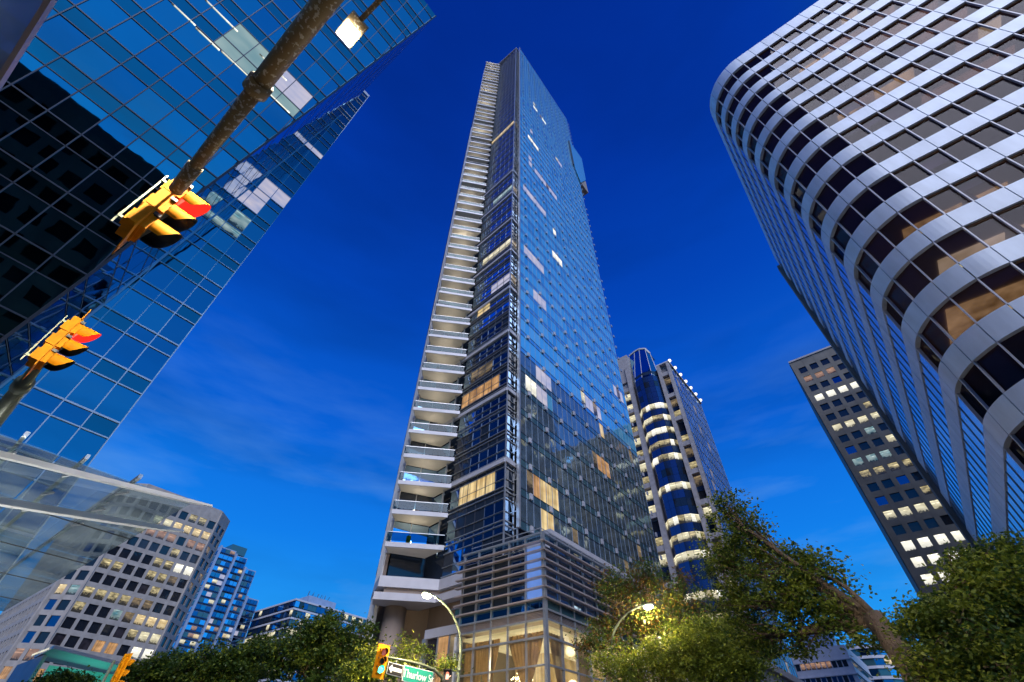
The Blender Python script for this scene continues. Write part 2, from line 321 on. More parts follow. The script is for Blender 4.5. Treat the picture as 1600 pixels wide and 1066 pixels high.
def tube_data(pts, rad, seg=8, caps=True):
    pts = [Vector(p) for p in pts]; V = []; F = []
    for i, p in enumerate(pts):
        d = (pts[min(i+1, len(pts)-1)] - pts[max(i-1, 0)]).normalized()
        a = d.cross(Vector((.13, .31, .94))) if abs(d.z) < .95 else d.cross(Vector((1, 0, 0)))
        a.normalize(); b_ = d.cross(a); r_ = rad[i] if hasattr(rad, '__len__') else rad
        for k in range(seg):
            an = 2*math.pi*k/seg; V.append(p + a*math.cos(an)*r_ + b_*math.sin(an)*r_)
    for i in range(len(pts)-1):
        for k in range(seg): F.append((i*seg+k, i*seg+(k+1) % seg, (i+1)*seg+(k+1) % seg, (i+1)*seg+k))
    if caps: F.append(tuple(range(seg-1, -1, -1))); F.append(tuple(len(V)-seg+k for k in range(seg)))
    return V, F
def tube(name, mn, pts, rad, parent=None, seg=8):
    V, F = tube_data(pts, rad, seg); return link_mesh(name, V, F, mn, parent, smooth=True)
def merge(parts):
    V = []; F = []
    for v, f in parts:
        k = len(V); V += list(v); F += [tuple(q+k for q in g_) for g_ in f]
    return V, F
def sphere_data(c, r, seg=10, rings=6, sz=1):
    V = []; F = []
    for i in range(rings+1):
        t_ = math.pi*i/rings
        for k in range(seg):
            a = 2*math.pi*k/seg; V.append(Vector(c)+Vector((r*math.sin(t_)*math.cos(a), r*math.sin(t_)*math.sin(a), sz*r*math.cos(t_))))
    for i in range(rings):
        for k in range(seg): F.append((i*seg+k, (i+1)*seg+k, (i+1)*seg+(k+1) % seg, i*seg+(k+1) % seg))
    return V, F
def lamp(name, loc, energy, color=(1, .82, .55), r=.12, spot=0, up=False):
    d = bpy.data.lights.new(name, 'SPOT' if spot else 'POINT'); d.energy = energy; d.color = color; d.shadow_soft_size = r
    o = bpy.data.objects.new(name, d); COL.objects.link(o); o.location = loc
    if spot: d.spot_size = math.radians(spot); d.spot_blend = .06; o.rotation_euler = (math.pi if up else 0, 0, 0)
    return o
def litmap(segs, plane, val, uidx, lookup):
    """which cells of a facade are lit: each entry runs over the cells a row of lit windows covers"""
    ii = 'xyz'.index(plane)
    for seg in segs:
        x0, y0, x1, y1, mn = seg
        for k in range(25):
            t_ = k/24; d = ray(x0+(x1-x0)*t_, y0+(y1-y0)*t_); q = CP + d*((val-CP[ii])/d[ii]); lookup(q, mn)
# ------------------------------------------------------------------ ground, roads, pavements
def sheet(name, mn, x0, x1, y0, y1, z):
    o = link_mesh(name, [(x0, y0, z), (x1, y0, z), (x1, y1, z), (x0, y1, z)], [(0, 1, 2, 3)], mn); o['kind'] = 'structure'; return o
sheet('ground', 'earth', -3000, 3000, -3000, 3000, -.16)
sheet('road', 'asphalt', -14.5, 2.5, -200, 400, -.12)
sheet('road', 'asphalt', -400, 300, 5.5, 20.5, -.116)
def slab(x0, x1, y0, y1):
    o = prism('pavement', 'pavement', [(x0, y0), (x1, y0), (x1, y1), (x0, y1)], -.15, 0); o['kind'] = 'structure'
slab(-390, -14.5, 20.5, 160); slab(2.5, 70, 20.5, 160); slab(2.5, 70, -120, 5.5); slab(-390, -14.5, -120, 5.5)
mk = []
for i in range(8):
    x = -12.8 + i*1.9; mk.append((x, x+.7, 2.2, 5.0)); mk.append((x, x+.7, 21.2, 24))
for i in range(6):
    y = 6.6+i*2.3; mk.append((-18, -15.2, y, y+.8))
for i in range(14): mk.append((-6.1, -5.95, -60+i*4, -58+i*4)); mk.append((-60+i*4+.0, -58+i*4, 12.9, 13.05))
V = []; F = []
for a, b_, c, d in mk:
    k = len(V); V += [(a, c, -.108), (b_, c, -.108), (b_, d, -.108), (a, d, -.108)]; F.append((k, k+1, k+2, k+3))
o = link_mesh('road_markings', V, F, 'road_paint'); o['kind'] = 'structure'
# ------------------------------------------------------------------ THE TALL TOWER
XT = -24.57; YA = 32.05; YB = 64.3; FH = 3.2; Z0 = 22.15
T = thing('glass_skyscraper', 'tallest slender glass skyscraper in the middle with stacked balconies and bracket-dotted blue face', 'skyscraper', (-40, 48, 0))
K = Kit(T)
core = [(XT-.35, YA+.3), (XT-.35, YB), (-57.6, YB), (-57.6, 42.5), (-39.0, 29.3), (-38.2, 29.0), (-36.6, 32.2), (-33.1, 31.75), (-25.6, 31.1), (-25.6, YA+.3)]
prism('core_wall', 'bay_dark', core, 14.6, 195.5, T)
u = Vector((0, 1, 0)); n = Vector((1, 0, 0)); O = Vector((XT, YA, 0))
PM = 3.44/3; NY = 28; litT = {}
def lookT(q, mn):
    i = int((q.y-YA-.1)/PM); k = int(math.floor((q.z-Z0+.0)/FH))
    litT.setdefault((i, k), mn if random.random() > .2 else random.choice(['lit_dim', 'tower_glass_b', 'lit_pale']))
def z8s(l): return [(640+a/3.331, 380+b/3.331, 640+c/3.331, 380+d/3.331, m_) for a, b, c, d, m_ in l]
def zbs(l): return [(700+a/3.135, 60+b/3.135, 700+c/3.135, 60+d/3.135, m_) for a, b, c, d, m_ in l]
def zcs(l): return [(800+a/3.135, 560+b/3.135, 800+c/3.135, 560+d/3.135, m_) for a, b, c, d, m_ in l]
litmap(z8s([(600, 35, 685, 130, 'lit_lav'), (750, 60, 808, 125, 'lit_white'), (655, 270, 702, 325, 'lit_lav'), (615, 710, 655, 770, 'lit_white'), (675, 660, 690, 705, 'lit_lav'), (680, 770, 735, 850, 'lit_lav'), (700, 690, 720, 730, 'lit_lav')])
       + zbs([(418, 322, 435, 352, 'lit_white'), (457, 392, 474, 415, 'lit_white'), (392, 432, 408, 458, 'lit_lav'), (392, 470, 438, 532, 'lit_white'), (398, 595, 428, 640, 'lit_lav'), (442, 675, 525, 775, 'lit_lav'), (372, 735, 478, 872, 'lit_lav'), (532, 585, 550, 610, 'lit_lav'), (500, 925, 522, 960, 'lit_white'), (372, 1015, 418, 1060, 'lit_white')])
       + zcs([(355, 190, 428, 270, 'lit_lav'), (503, 140, 548, 195, 'lit_lav'), (403, 475, 478, 560, 'lit_orange'), (80, 600, 85, 650, 'lit_dim'), (105, 640, 135, 670, 'lit_orange'), (150, 650, 225, 710, 'lit_curtain'), (155, 790, 190, 810, 'lit_curtain')]), 'x', XT, None, lookT)
gl = ['tower_glass', 'tower_glass', 'tower_glass_b', 'tower_glass', 'tower_glass_c']
for k in range(-1, 55):
    zb = Z0 + k*FH
    for i in range(NY):
        cu = .1 + (i+.5)*PM
        mn = litT.get((i, k)) or (random.choice(gl) if k > 5 else (random.choice(['lit_dim', 'lit_curtain', 'lit_dim']) if random.random() < .06 else random.choice(['hotel_glass', 'hotel_glass', 'dim_reflection_glass_b'])))  # lower floors take the panes with the dark reflection in their colour
        K.add('window_pane', mn, BM(O, u, UZ, n, cu, zb+.42+1.25, -.05, PM-.05, 2.46, .04, .003))
        K.add('spandrel_panel', 'tower_spandrel' if k > 5 else 'dim_reflection_spandrel', BM(O, u, UZ, n, cu, zb, -.045, PM-.05, .72, .04, .002))
    for zz, w_ in ((zb+.40, .06), (zb-.40, .06)):
        K.add('transom', 'blue_panel' if k > 8 else 'aluminium_dark', BM(O, u, UZ, n, NY*PM/2+.1, zz, -.02, NY*PM, w_, .05))
    for j in range(10):
        if (k+j*3) % 11 == 5: continue
        K.add('square_bracket', 'fascia' if k < 12 else 'blue_panel', BM(O, u, UZ, n, 1.85+j*3.44-.05, zb, .11, .38, .58, .18))
for i in range(NY+1):
    K.add('mullion', 'blue_panel', BM(O, u, UZ, n, .1+i*PM, 108, -.02, .035, 179, .045))
K.add('corner_fin', 'aluminium', BM(O, u, UZ, n, -.12, 109, .05, .22, 181, .35))
K.ab('roof_screen', 'tower_glass', XT-.3, XT-.05, YA, YB, 196.9, 199.4)
K.ab('parapet', 'fascia', XT-.35, XT+.02, YA, YB+.1, 199.4, 199.6)
# corner slot with lattice
xa, xb = -25.16, XT-.16
for z in np.arange(18.5, 196, 1.6):
    K.bar('lattice_bar', 'aluminium', (xa+.05, 31.95, z), (xb, 31.95, z), .07)
    if int(z/1.6) % 2 == 0: K.bar('lattice_bar', 'aluminium', (xa+.05, 31.97, z), (xb, 31.97, z+1.6), .06)
K.bar('slot_post', 'aluminium', (xa, 32.0, 17), (xa, 32.0, 196), .1); K.bar('slot_post', 'aluminium', (xb+.02, 32.0, 17), (xb+.02, 32.0, 199), .12)
# projecting glass bay: front turned slightly, side facing the corner
C1 = Vector((-25.16, 30.61, 0)); C2 = Vector((-33.05, 31.3, 0)); ub = (C2-C1).normalized(); nb = Vector((ub.y, -ub.x, 0)); nb = nb if nb.y < 0 else -nb
WB = (C2-C1).length; NB = 6; PB = WB/NB
litB = {}
def lookB(q, mn):
    i = int((q - C1).dot(ub)/PB); k = int(math.floor((q.z-18.5)/FH)); litB[(i, k)] = mn
def zas(l): return [(570+a/5.33, 700+b/5.33, 570+c/5.33, 700+d/5.33, m_) for a, b, c, d, m_ in l]
litmap(zas([(770, 420, 1045, 290, 'lit_curtain')]) + z8s([(260, 840, 450, 730, 'lit_orange'), (370, 355, 405, 335, 'lit_curtain'), (380, 110, 510, 30, 'lit_pale'), (430, 240, 500, 210, 'lit_lav'), (350, 640, 425, 600, 'lit_dim')])
       + zbs([(215, 505, 310, 430, 'lit_warm'), (240, 775, 300, 735, 'lit_cool')]), 'y', 30.9, None, lookB)
bg_ = ['bay_glass', 'bay_glass', 'bay_glass_b', 'bay_glass']
for k in range(-1, 55):
    zf = 18.5 + k*FH
    for i in range(NB):
        mn = litB.get((i, k)) or (random.choice(bg_) if k > 8 else random.choice(['bay_glass_b', 'bay_glass_b', 'bay_dark', 'bay_glass']))
        K.add('bay_window_pane', mn, BM(C1, ub, UZ, nb, (i+.5)*PB, zf+.42+1.02, -.04, PB-.06, 2.0, .04, .006))
        K.add('bay_spandrel_panel', 'bay_dark' if k % 4 else 'bay_glass_b', BM(C1, ub, UZ, nb, (i+.5)*PB, zf-.16, -.05, PB-.06, 1.1, .04, .003))
    for dz, w_ in ((.42, .07), (0, .07), (-.74, .06), (1.25, .03)):
        K.add('bay_rail', 'aluminium', BM(C1, ub, UZ, nb, WB/2, zf+dz, .02, WB+.1, w_, .14 if k < 14 else .07))
        K.add('bay_rail', 'aluminium', BM(C1, Vector((0, 1, 0)), UZ, n, .7, zf+dz, .02, 1.4, w_, .14 if k < 14 else .07))
    K.add('bay_side_pane', 'lit_dim' if litB.get((0, k)) else random.choice(['bay_glass_b', 'bay_dark', 'bay_glass_b']), BM(C1, Vector((0, 1, 0)), UZ, n, .7, zf+1.1, -.04, 1.34, 3.1, .04, .004))
    if k % 3 == 2 and k > 0 and k < 40 or k in (2,):
        pass
for z in (24.9, 33.9, 43.5, 52.6, 62.2, 71.8, 81.4, 91.0):
    K.add('bay_ledge', 'fascia', BM(C1, ub, UZ, nb, WB/2+1.4, z, .10, WB+2.9, .46, .24)); K.add('bay_ledge', 'fascia', BM(C1, Vector((0, 1, 0)), UZ, n, .68, z, .10, 1.55, .46, .24))
for i in range(1, NB): K.add('bay_mullion', 'aluminium_dark', BM(C1, ub, UZ, nb, i*PB, 106, .0, .05, 178, .08))
K.bar('bay_corner_post', 'aluminium', (C1.x+.04, C1.y-.04, 15.6), (C1.x+.04, C1.y-.04, 196.4), .12)
K.ab('bay_roof', 'fascia', -36, -25.0, 30.6, 32.2, 196.3, 196.7)
# balconies
TIP = (-33.0, 31.05); FL = (-36.45, 27.1); FLB = (-37.9, 28.3); INN = (-36.05, 31.5)
wu = (Vector(FLB+(0,))-Vector(INN+(0,))).normalized(); wn = Vector((-wu.y, wu.x, 0)); wn = wn if wn.x > 0 else -wn; WW = (Vector(FLB+(0,))-Vector(INN+(0,))).length
fu = (Vector(FL+(0,))-Vector(TIP+(0,))); FW = fu.length; fu.normalize(); fn = Vector((-fu.y, fu.x, 0)); fn = fn if fn.x > 0 else -fn
su = (Vector(FLB+(0,))-Vector(FL+(0,))); SW = su.length; su.normalize(); sn = Vector((su.y, -su.x, 0)); sn = sn if sn.y < 0 else -sn
for k in range(-1, 56):
    z = 18.4 + k*FH; ext = .45 if k < 11 else 0
    if k == -1: continue
    fl = (FL[0]-ext*.8, FL[1]-ext*.1)
    poly = [TIP, INN, FLB, fl]
    vis = 'balcony_slab'
    sl = prism(vis, 'soffit', poly, z-.28, z, T)
    e = [(Vector(TIP+(0,)), Vector(fl+(0,))), (Vector(fl+(0,)), Vector(FLB+(0,)))]
    for a, b_ in e:
        d = (b_-a); l = d.length; d.normalize(); nn = Vector((d.y, -d.x, 0)); nn = nn if (nn.dot(Vector((1, -1, 0))) > 0) else -nn
        K.add('balcony_fascia', 'fascia', BM(a, d, UZ, nn, l/2, z-.08, .05, l+.1, .44, .12))
        K.add('balcony_glass', 'rail_glass', BM(a, d, UZ, nn, l/2, z+.72, -.06, l-.1, .82, .02))
        K.add('balcony_handrail', 'aluminium', BM(a, d, UZ, nn, l/2, z+1.16, -.06, l-.05, .06, .07))
    for j in range(2):
        K.add('balcony_window', random.choice(['bay_glass_b', 'bay_dark', 'dark_window']) if k % 7 else 'bay_glass', BM(Vector(INN+(0,)), wu, UZ, wn, WW*(j+.5)/2, z+1.45, .06, WW/2-.1, 2.75, .04))
    K.add('balcony_window', 'bay_glass_b', BM(Vector(TIP+(0,)), (Vector(INN+(0,))-Vector(TIP+(0,))).normalized(), UZ, Vector((0, -1, 0)), 2.0, z+1.45, -.02, 1.7, 2.6, .04))
    K.add('balcony_window_post', 'aluminium', BM(Vector(INN+(0,)), wu, UZ, wn, WW/2, z+1.45, .1, .08, 2.85, .08))
    K.bar('balcony_post', 'aluminium', (-33.95, 31.0, z), (-33.95, 31.0, z+FH-.28), .13)
    K.bar('balcony_post', 'aluminium', (FLB[0]+.35, FLB[1]-.25, z), (FLB[0]+.35, FLB[1]-.25, z+FH-.28), .12)
# recessed strip, white fin and raking side wall left of the balconies
for k in range(-1, 56):
    z = 18.4+k*FH
    K.ab('recess_panel', 'concrete_brown', -38.2, -37.9, 28.45, 28.6, z+.1, z+FH-.3)
    K.ab('recess_ledge', 'fascia', -38.3, -37.85, 28.25, 28.6, z-.25, z+.05)
K.ab('white_fin', 'white_paint', -38.5, -38.22, 28.3, 28.75, 9, 193); K.ab('white_fin', 'white_paint', -39.35, -38.95, 28.6, 29.0, 9, 50)
A_ = Vector((-38.5, 28.45, 0)); B_ = Vector((-58.2, 42.3, 0)); us = (B_-A_).normalized(); ns_ = Vector((-us.y, us.x, 0)); ns_ = ns_ if ns_.x < 0 else -ns_; WS = (B_-A_).length
K.add('side_glass', 'blue_window', BM(A_, us, UZ, ns_, WS/2, 103, .0, WS, 186, .08))
for k in range(0, 56): K.add('side_ledge', 'fascia', BM(A_, us, UZ, ns_, WS/2, 14+k*FH, .06, WS, .3, .06))
K.add('side_fin', 'white_paint', BM(A_, us, UZ, ns_, 6.0, 80, .1, .3, 140, .2))
link_mesh('roof_blade', [(-38.2, 28.3, 192), (-38.2, 28.3, 205), (-36.9, 29.6, 195), (-36.9, 29.6, 192), (-38.3, 28.5, 192), (-38.3, 28.5, 205), (-37.0, 29.8, 195), (-37.0, 29.8, 192)], [(0, 1, 2, 3), (7, 6, 5, 4), (0, 4, 5, 1), (1, 5, 6, 2)], 'tower_glass', T)
# glass blade standing off the back edge
bl = [(61.2, 150), (61.8, 169.5), (69.9, 170.5), (68.9, 150.5), (64.2, 141)]
V = [(XT+.5, y, z) for y, z in bl] + [(XT+.3, y, z) for y, z in bl]
link_mesh('glass_blade', V, [(0, 1, 2, 3, 4), (9, 8, 7, 6, 5)] + [(i, (i+1) % 5, 5+(i+1) % 5, 5+i) for i in range(5)], 'tower_glass_b', T)
K.ab('blade_bracket', 'concrete_brown', -27, XT+.3, 64.4, 69, 141.5, 149.5); K.ab('blade_edge', 'aluminium_dark', XT+.1, XT+.55, 61.0, 61.3, 149, 169.6)
# fascia band and soffit over the base, recessed base wall, columns
band = [(-21.5, 33.0), (-25.0, 30.4), (-33.0, 31.0), (-36.6, 27.0), (-38.9, 28.3), (-57, 41.4), (-57, 64), (-24.6, 64)]
prism('base_fascia', 'fascia', band[1:], 14.6, 15.5, T); prism('base_soffit', 'concrete_brown', [(-25.0, 30.9), (-33.0, 31.4), (-36.4, 27.6), (-38.6, 28.7), (-56, 41.4), (-56, 63), (-25, 63)], 14.2, 14.58, T)
prism('base_fascia', 'fascia', [(-25.0, 30.2), (-33.0, 30.85), (-36.75, 26.85), (-38.2, 28.0), (-36.2, 31.8), (-25, 31.5)], 13.55, 14.15, T)
prism('base_wall', 'concrete_brown', [(-27.5, 33.2), (-36.5, 33.4), (-38.6, 30.6), (-52, 41), (-52, 62), (-26, 62)], 0, 14.19, T)
V, F = tube_data([(-37.3, 30.0, 0), (-37.3, 30.0, 14.0)], 1.0, 16); link_mesh('round_column', V, F, 'concrete_brown', T, smooth=True)
for k in range(0, 40):
    z = 18.4+k*FH; r0 = random.random()
    if r0 < .55: px_ = -36.1+random.random()*.9; py_ = 28.6+(px_+36.1)+random.random()*.5; K.bar('planter', random.choice(['leaf_dark', 'wood', 'leaf']), (px_, py_, z), (px_, py_, z+.55+random.random()*.6), .32)
K.flush(limits={'window_pane': 290, 'square_bracket': 290})
for k in range(0, 55):  # lights added below each slab to brighten the soffit above
    z = 18.4+k*FH
    if k % 4 != 3 or k < 16:
        lamp('soffit_fill', (-36.2, 29.6, z+1.3), 46 if k not in (17, 33, 40, 44) else 110, (1, .88, .70), .25)
# ------------------------------------------------------------------ podium with louvred corner box and lit restaurant below
P = thing('podium_building', 'low glass podium at the tower foot with horizontal louvres over a warm lit curtained restaurant', 'podium', (-23, 34, 0))
K = Kit(P); X1, X0p, Yp, Yq = -19.5, -27.35, 28.35, 57.0
yw = Vector((0, 1, 0)); ux = Vector((-1, 0, 0)); ny = Vector((0, -1, 0)); OL = Vector((X1, Yp, 0)); WL = X1-X0p; WR = Yq-Yp
K.ab('roof_slab', 'fascia', X0p, X1-.1, Yp+.1, Yq, 14.55, 14.85); K.ab('floor_slab', 'louvre_metal', X0p+.1, X1-.12, Yp+.12, Yq, 9.95, 10.45)
K.ab('inner_wall', 'dark_concrete', X0p+.3, X1-3.2, Yp+4.2, Yq-.3, 10.5, 14.5)
nl = 5; ml_ = WL/nl; nr = 16; mr_ = WR/nr
lev = [14.97, 14.33, 13.69, 13.10, 12.50, 11.85, 11.15]
for i in range(nl):
    cu = (i+.5)*ml_
    K.add('glass_panel', 'podium_glass', BM(OL, ux, UZ, ny, cu, 15.3, 0, ml_-.05, .6, .03)); K.add('glass_panel', 'blue_spandrel' if 0 else 'west_glass', BM(OL, ux, UZ, ny, cu, 10.83, 0, ml_-.05, .6, .03))
    K.add('window_pane', 'blue_blind' if i == 0 else ('bay_glass_b' if i % 2 else 'bay_dark'), BM(OL, ux, UZ, ny, cu, 13.0, -.1, ml_-.06, 3.6, .03, .004))
for i in range(nr):
    cu = (i+.5)*mr_
    K.add('glass_panel', 'podium_glass', BM(OL, yw, UZ, n, cu, 15.3, 0, mr_-.05, .6, .03)); K.add('glass_panel', 'teal_glass', BM(OL, yw, UZ, n, cu, 10.83, 0, mr_-.05, .6, .03))
    K.add('window_pane', random.choice(['bay_glass_b', 'teal_glass', 'bay_dark', 'bay_glass']) if i != 1 else 'bay_glass', BM(OL, yw, UZ, n, cu, 13.0, -.1, mr_-.06, 3.6, .03, .005))
for z in lev:
    K.add('louvre_blade', 'louvre_metal', BM(OL, ux, UZ, ny, WL/2+.15, z, .18, WL+.9, .10, .34)); K.add('louvre_blade', 'louvre_metal', BM(OL, yw, UZ, n, WR/2-.2, z, .18, WR+.4, .10, .34))
for z in (15.62, 10.5, 9.92, 8.9):
    K.add('cornice_rail', 'aluminium', BM(OL, ux, UZ, ny, WL/2+.05, z, .06, WL+.25, .12, .22)); K.add('cornice_rail', 'aluminium', BM(OL, yw, UZ, n, WR/2, z, .06, WR, .12, .22))
for z in np.arange(10.0, 10.46, .09):
    K.add('vent_slat', 'louvre_metal', BM(OL, ux, UZ, ny, WL/2, z, .02, WL, .035, .1)); K.add('vent_slat', 'louvre_metal', BM(OL, yw, UZ, n, WR/2, z, .02, WR, .035, .1))
for i in range(nl+1): K.add('mullion', 'aluminium', BM(OL, ux, UZ, ny, i*ml_, 7.8, .05, .1, 15.5, .16))
for i in range(1, nr+1): K.add('mullion', 'aluminium', BM(OL, yw, UZ, n, i*mr_, 7.8, .05, .1, 15.5, .16))
for z in (7.4, 5.2, 3.0, .4):
    K.add('transom', 'aluminium', BM(OL, ux, UZ, ny, WL/2, z, .04, WL, .1, .14)); K.add('transom', 'aluminium', BM(OL, yw, UZ, n, WR/2, z, .04, WR, .1, .14))
for i in range(nl):
    for za, zb_ in ((.45, 3), (3.05, 5.15), (5.25, 7.35), (7.45, 8.85), (8.95, 9.85)): K.add('lobby_pane', 'lobby_glass', BM(OL, ux, UZ, ny, (i+.5)*ml_, (za+zb_)/2, -.02, ml_-.12, zb_-za, .02))
for i in range(nr):
    for za, zb_ in ((.45, 3), (3.05, 5.15), (5.25, 7.35), (7.45, 8.85), (8.95, 9.85)): K.add('lobby_pane', 'lobby_glass', BM(OL, yw, UZ, n, (i+.5)*mr_, (za+zb_)/2, -.02, mr_-.12, zb_-za, .02))
K.ab('corner_post', 'aluminium', X1-.05, X1+.2, Yp-.2, Yp+.05, 0, 15.7)
K.ab('pale_column', 'white_paint', X0p-.55, X0p+.05, Yp+.1, Yp+.7, 0, 9.9)
# restaurant room
K.ab('room_floor', 'wood', X0p+.2, X1-.3, Yp+.3, Yq-.3, 4.2, 4.35); K.ab('room_ceiling', 'cream_ceiling', X0p+.2, X1-.3, Yp+.3, Yq-.3, 9.55, 9.7)
K.ab('room_wall', 'lit_curtain', X0p+.3, X1-4.4, Yp+6.5, Yp+6.7, 4.35, 9.5); K.ab('room_wall', 'ochre_ceiling', X1-4.6, X1-4.4, Yp+6.7, Yq-.4, 4.35, 9.5); K.ab('room_wall', 'lit_pale', X0p+2.6, X0p+4.6, Yp+6.3, Yp+6.45, 4.6, 7.4)
K.ab('room_wall', 'dark_concrete', X0p+.15, X0p+.3, Yp+.3, Yp+6.5, 4.35, 9.5)
for x in np.arange(X0p+1, X1-.8, 1.5): K.ab('table', 'white_paint', x, x+.7, Yp+1.2, Yp+1.9, 5.05, 5.1); K.ab('chair_back', 'shade_metal', x+.85, x+1.2, Yp+1.3, Yp+1.36, 4.8, 5.35)
# terrace: setback glazing under the ledge, purple wall, rails
K.ab('terrace_wall', 'fascia', -26.5, -22.3, 33.2, 33.5, 14.9, 17.6); K.ab('terrace_ledge', 'fascia', -25.2, -21.9, 33.1, 57.5, 17.75, 18.15)
K.ab('terrace_core', 'dark_concrete', -24.5, -22.9, 33.6, 57, 14.9, 17.7)
for i in range(15):
    K.add('terrace_pane', random.choice(['teal_glass', 'bay_glass_b', 'teal_glass', 'bay_glass']), BM((-22.75, 33.6, 0), yw, UZ, n, (i+.5)*1.58, 16.3, 0, 1.5, 2.7, .04, .005))
    K.add('terrace_mullion', 'aluminium_dark', BM((-22.7, 33.6, 0), yw, UZ, n, i*1.58, 16.3, .03, .06, 2.8, .08))
K.bar('terrace_rail', 'aluminium', (-20.0, Yp+.5, 16.3), (-20.0, 56, 16.3), .05); K.bar('terrace_rail', 'aluminium', (-20.0, Yp+.5, 16.3), (-27.2, Yp+.5, 16.3), .05)
for i in range(14): K.bar('rail_post', 'aluminium', (-20.0, Yp+.5+i*2, 14.9), (-20.0, Yp+.5+i*2, 16.3), .05)
K.flush()
# curtains: gathered cloth, tied back
def curtain(a, b_, zt, zb_, tie=None, tx=0.0, folds=9):
    V = []; F = []; nu, nv = folds*4, 16; a = Vector(a); b_ = Vector(b_); d = b_-a; nn = Vector((d.y, -d.x, 0)).normalized()
    for j in range(nv+1):
        t_ = j/nv; z = zt+(zb_-zt)*t_
        if tie is None: w_ = 1; off = 0
        else:
            q = min(1, t_/tie); w_ = 1-.86*q**1.3 if t_ <= tie else .14+.16*(t_-tie)/(1-tie); off = tx*(q**1.1)
        for i in range(nu+1):
            s_ = i/nu; pos = .5+(s_-.5)*w_+off
            V.append(a + d*pos + nn*(.07*math.sin(s_*folds*2*math.pi)*(.5+.5*w_)) + UZ*z)
    for j in range(nv):
        for i in range(nu): k = j*(nu+1)+i; F.append((k, k+1, k+nu+2, k+nu+1))
    o = link_mesh('curtain', V, F, 'curtain', P, smooth=True)
yc = Yp+.55
curtain((X1-.5, yc, 0), (X1-3.6, yc, 0), 9.4, 4.4, .62, .0); curtain((X1-4.3, yc, 0), (X1-6.3, yc, 0), 9.4, 4.4, .62, .05); curtain((X1-6.0, yc, 0), (X1-7.6, yc, 0), 9.4, 4.4, None, 0, 6)
for i in range(8): curtain((X1-.5, Yp+1.0+i*3.3, 0), (X1-.5, Yp+3.0+i*3.3, 0), 9.4, 4.4, None if i % 2 else .65, .1, 6)
V, F = merge([sphere_data((X1-4.0+random.gauss(0, .3), Yp+2.6+random.gauss(0, .3), 7.3+random.gauss(0, .22)), .05, 5, 3) for _ in range(60)]); link_mesh('chandelier', V, F, 'chandelier_glow', P)
lamp('restaurant_lamp', (X1-3.5, Yp+2.5, 8.3), 500, (1, .78, .45), .4); lamp('restaurant_lamp', (X1-2.5, Yp+13, 8.3), 500, (1, .78, .45), .4)
# lower wing left of the podium
Wg = thing('glass_annex', 'low glazed annex with tall orange lit windows left of the curtained podium', 'annex', (-30.6, 30.5, 0)); K = Kit(Wg)
K.ab('roof', 'fascia', -32.4, -28.3, 29.5, 33.3, 10.45, 11.1); K.ab('back_wall', 'wood', -32.2, -28.4, 31.2, 31.4, 0, 10.4); K.ab('corner_column', 'aluminium', -32.5, -32.1, 29.4, 29.8, 0, 10.45)
for i in range(3):
    K.ab('window_pane', ['dark_window_b', 'lit_orange', 'lit_dim'][i], -32.05+i*1.3, -30.85+i*1.3, 29.62, 29.66, 1, 10.4); K.ab('mullion', 'aluminium', -30.86+i*1.3, -30.74+i*1.3, 29.5, 29.7, 0, 10.45)
K.ab('balustrade_panel', 'teal_glass', -30.5, -27.5, 30.9, 30.96, 11.1, 12.6); K.bar('handrail', 'aluminium', (-31, 30.9, 12.7), (-27.4, 30.9, 12.7), .07)
K.flush()
# ------------------------------------------------------------------ LEFT: leaning blue glass office block
XB = -40.0; LB = thing('leaning_glass_tower', 'dark blue glass office tower at upper left whose wedge leans over the street', 'office tower', (XB, -10, 0)); K = Kit(LB)
prism('core_wall', 'bay_dark', [(XB-.2, -45), (XB-.2, 3.6), (XB-30, 3.6), (XB-30, -45)], 0, 97.4, LB)
litL = {}
MB = 1.77; zL = [4.46+4.01*k for k in range(24)]  # floor lines
def lookL(q, mn):
    i = int((3.75-q.y)/MB); k = int((q.z-zL[0])//4.01); f_ = ((q.z-zL[0]) % 4.01)/4.01
    litL[(i, k, f_ > .66)] = mn
def z3s(l): return [(200+a/5.33, 200+b/5.33, 200+c/5.33, 200+d/5.33, m_) for a, b, c, d, m_ in l]
litmap(z3s([(750, 750, 940, 860, 'lit_cool'), (910, 600, 1070, 720, 'lit_lav'), (1070, 500, 1250, 640, 'lit_lav'), (1480, 140, 1590, 250, 'lit_lav')]), 'x', XB, None, lookL)
O = Vector((XB, 3.75, 0)); ul = Vector((0, -1, 0))
for k in range(23):
    for i in range(9):
        cu = (i+.5)*MB
        K.add('window_pane', litL.get((i, k, False)) or random.choice(['left_glass', 'left_glass', 'left_glass_b']), BM(O, ul, UZ, n, cu, zL[k]+1.36, 0, MB-.06, 2.62, .04, .003))
        K.add('spandrel_pane', litL.get((i, k, True)) or random.choice(['left_glass_c', 'left_glass_c', 'left_glass_b']), BM(O, ul, UZ, n, cu, zL[k]+3.35, 0, MB-.06, 1.24, .04, .003))
    K.add('transom', 'aluminium', BM(O, ul, UZ, n, 8, zL[k], .05, 16, .13, .12)); K.add('transom', 'aluminium', BM(O, ul, UZ, n, 8, zL[k]+2.7, .05, 16, .09, .12))
for i in range(10): K.add('mullion', 'aluminium', BM(O, ul, UZ, n, i*MB, 49, .05, .07, 97, .12))
K.ab('roof_parapet', 'aluminium', XB-.3, XB+.1, -20, 3.8, 96.6, 97.5)
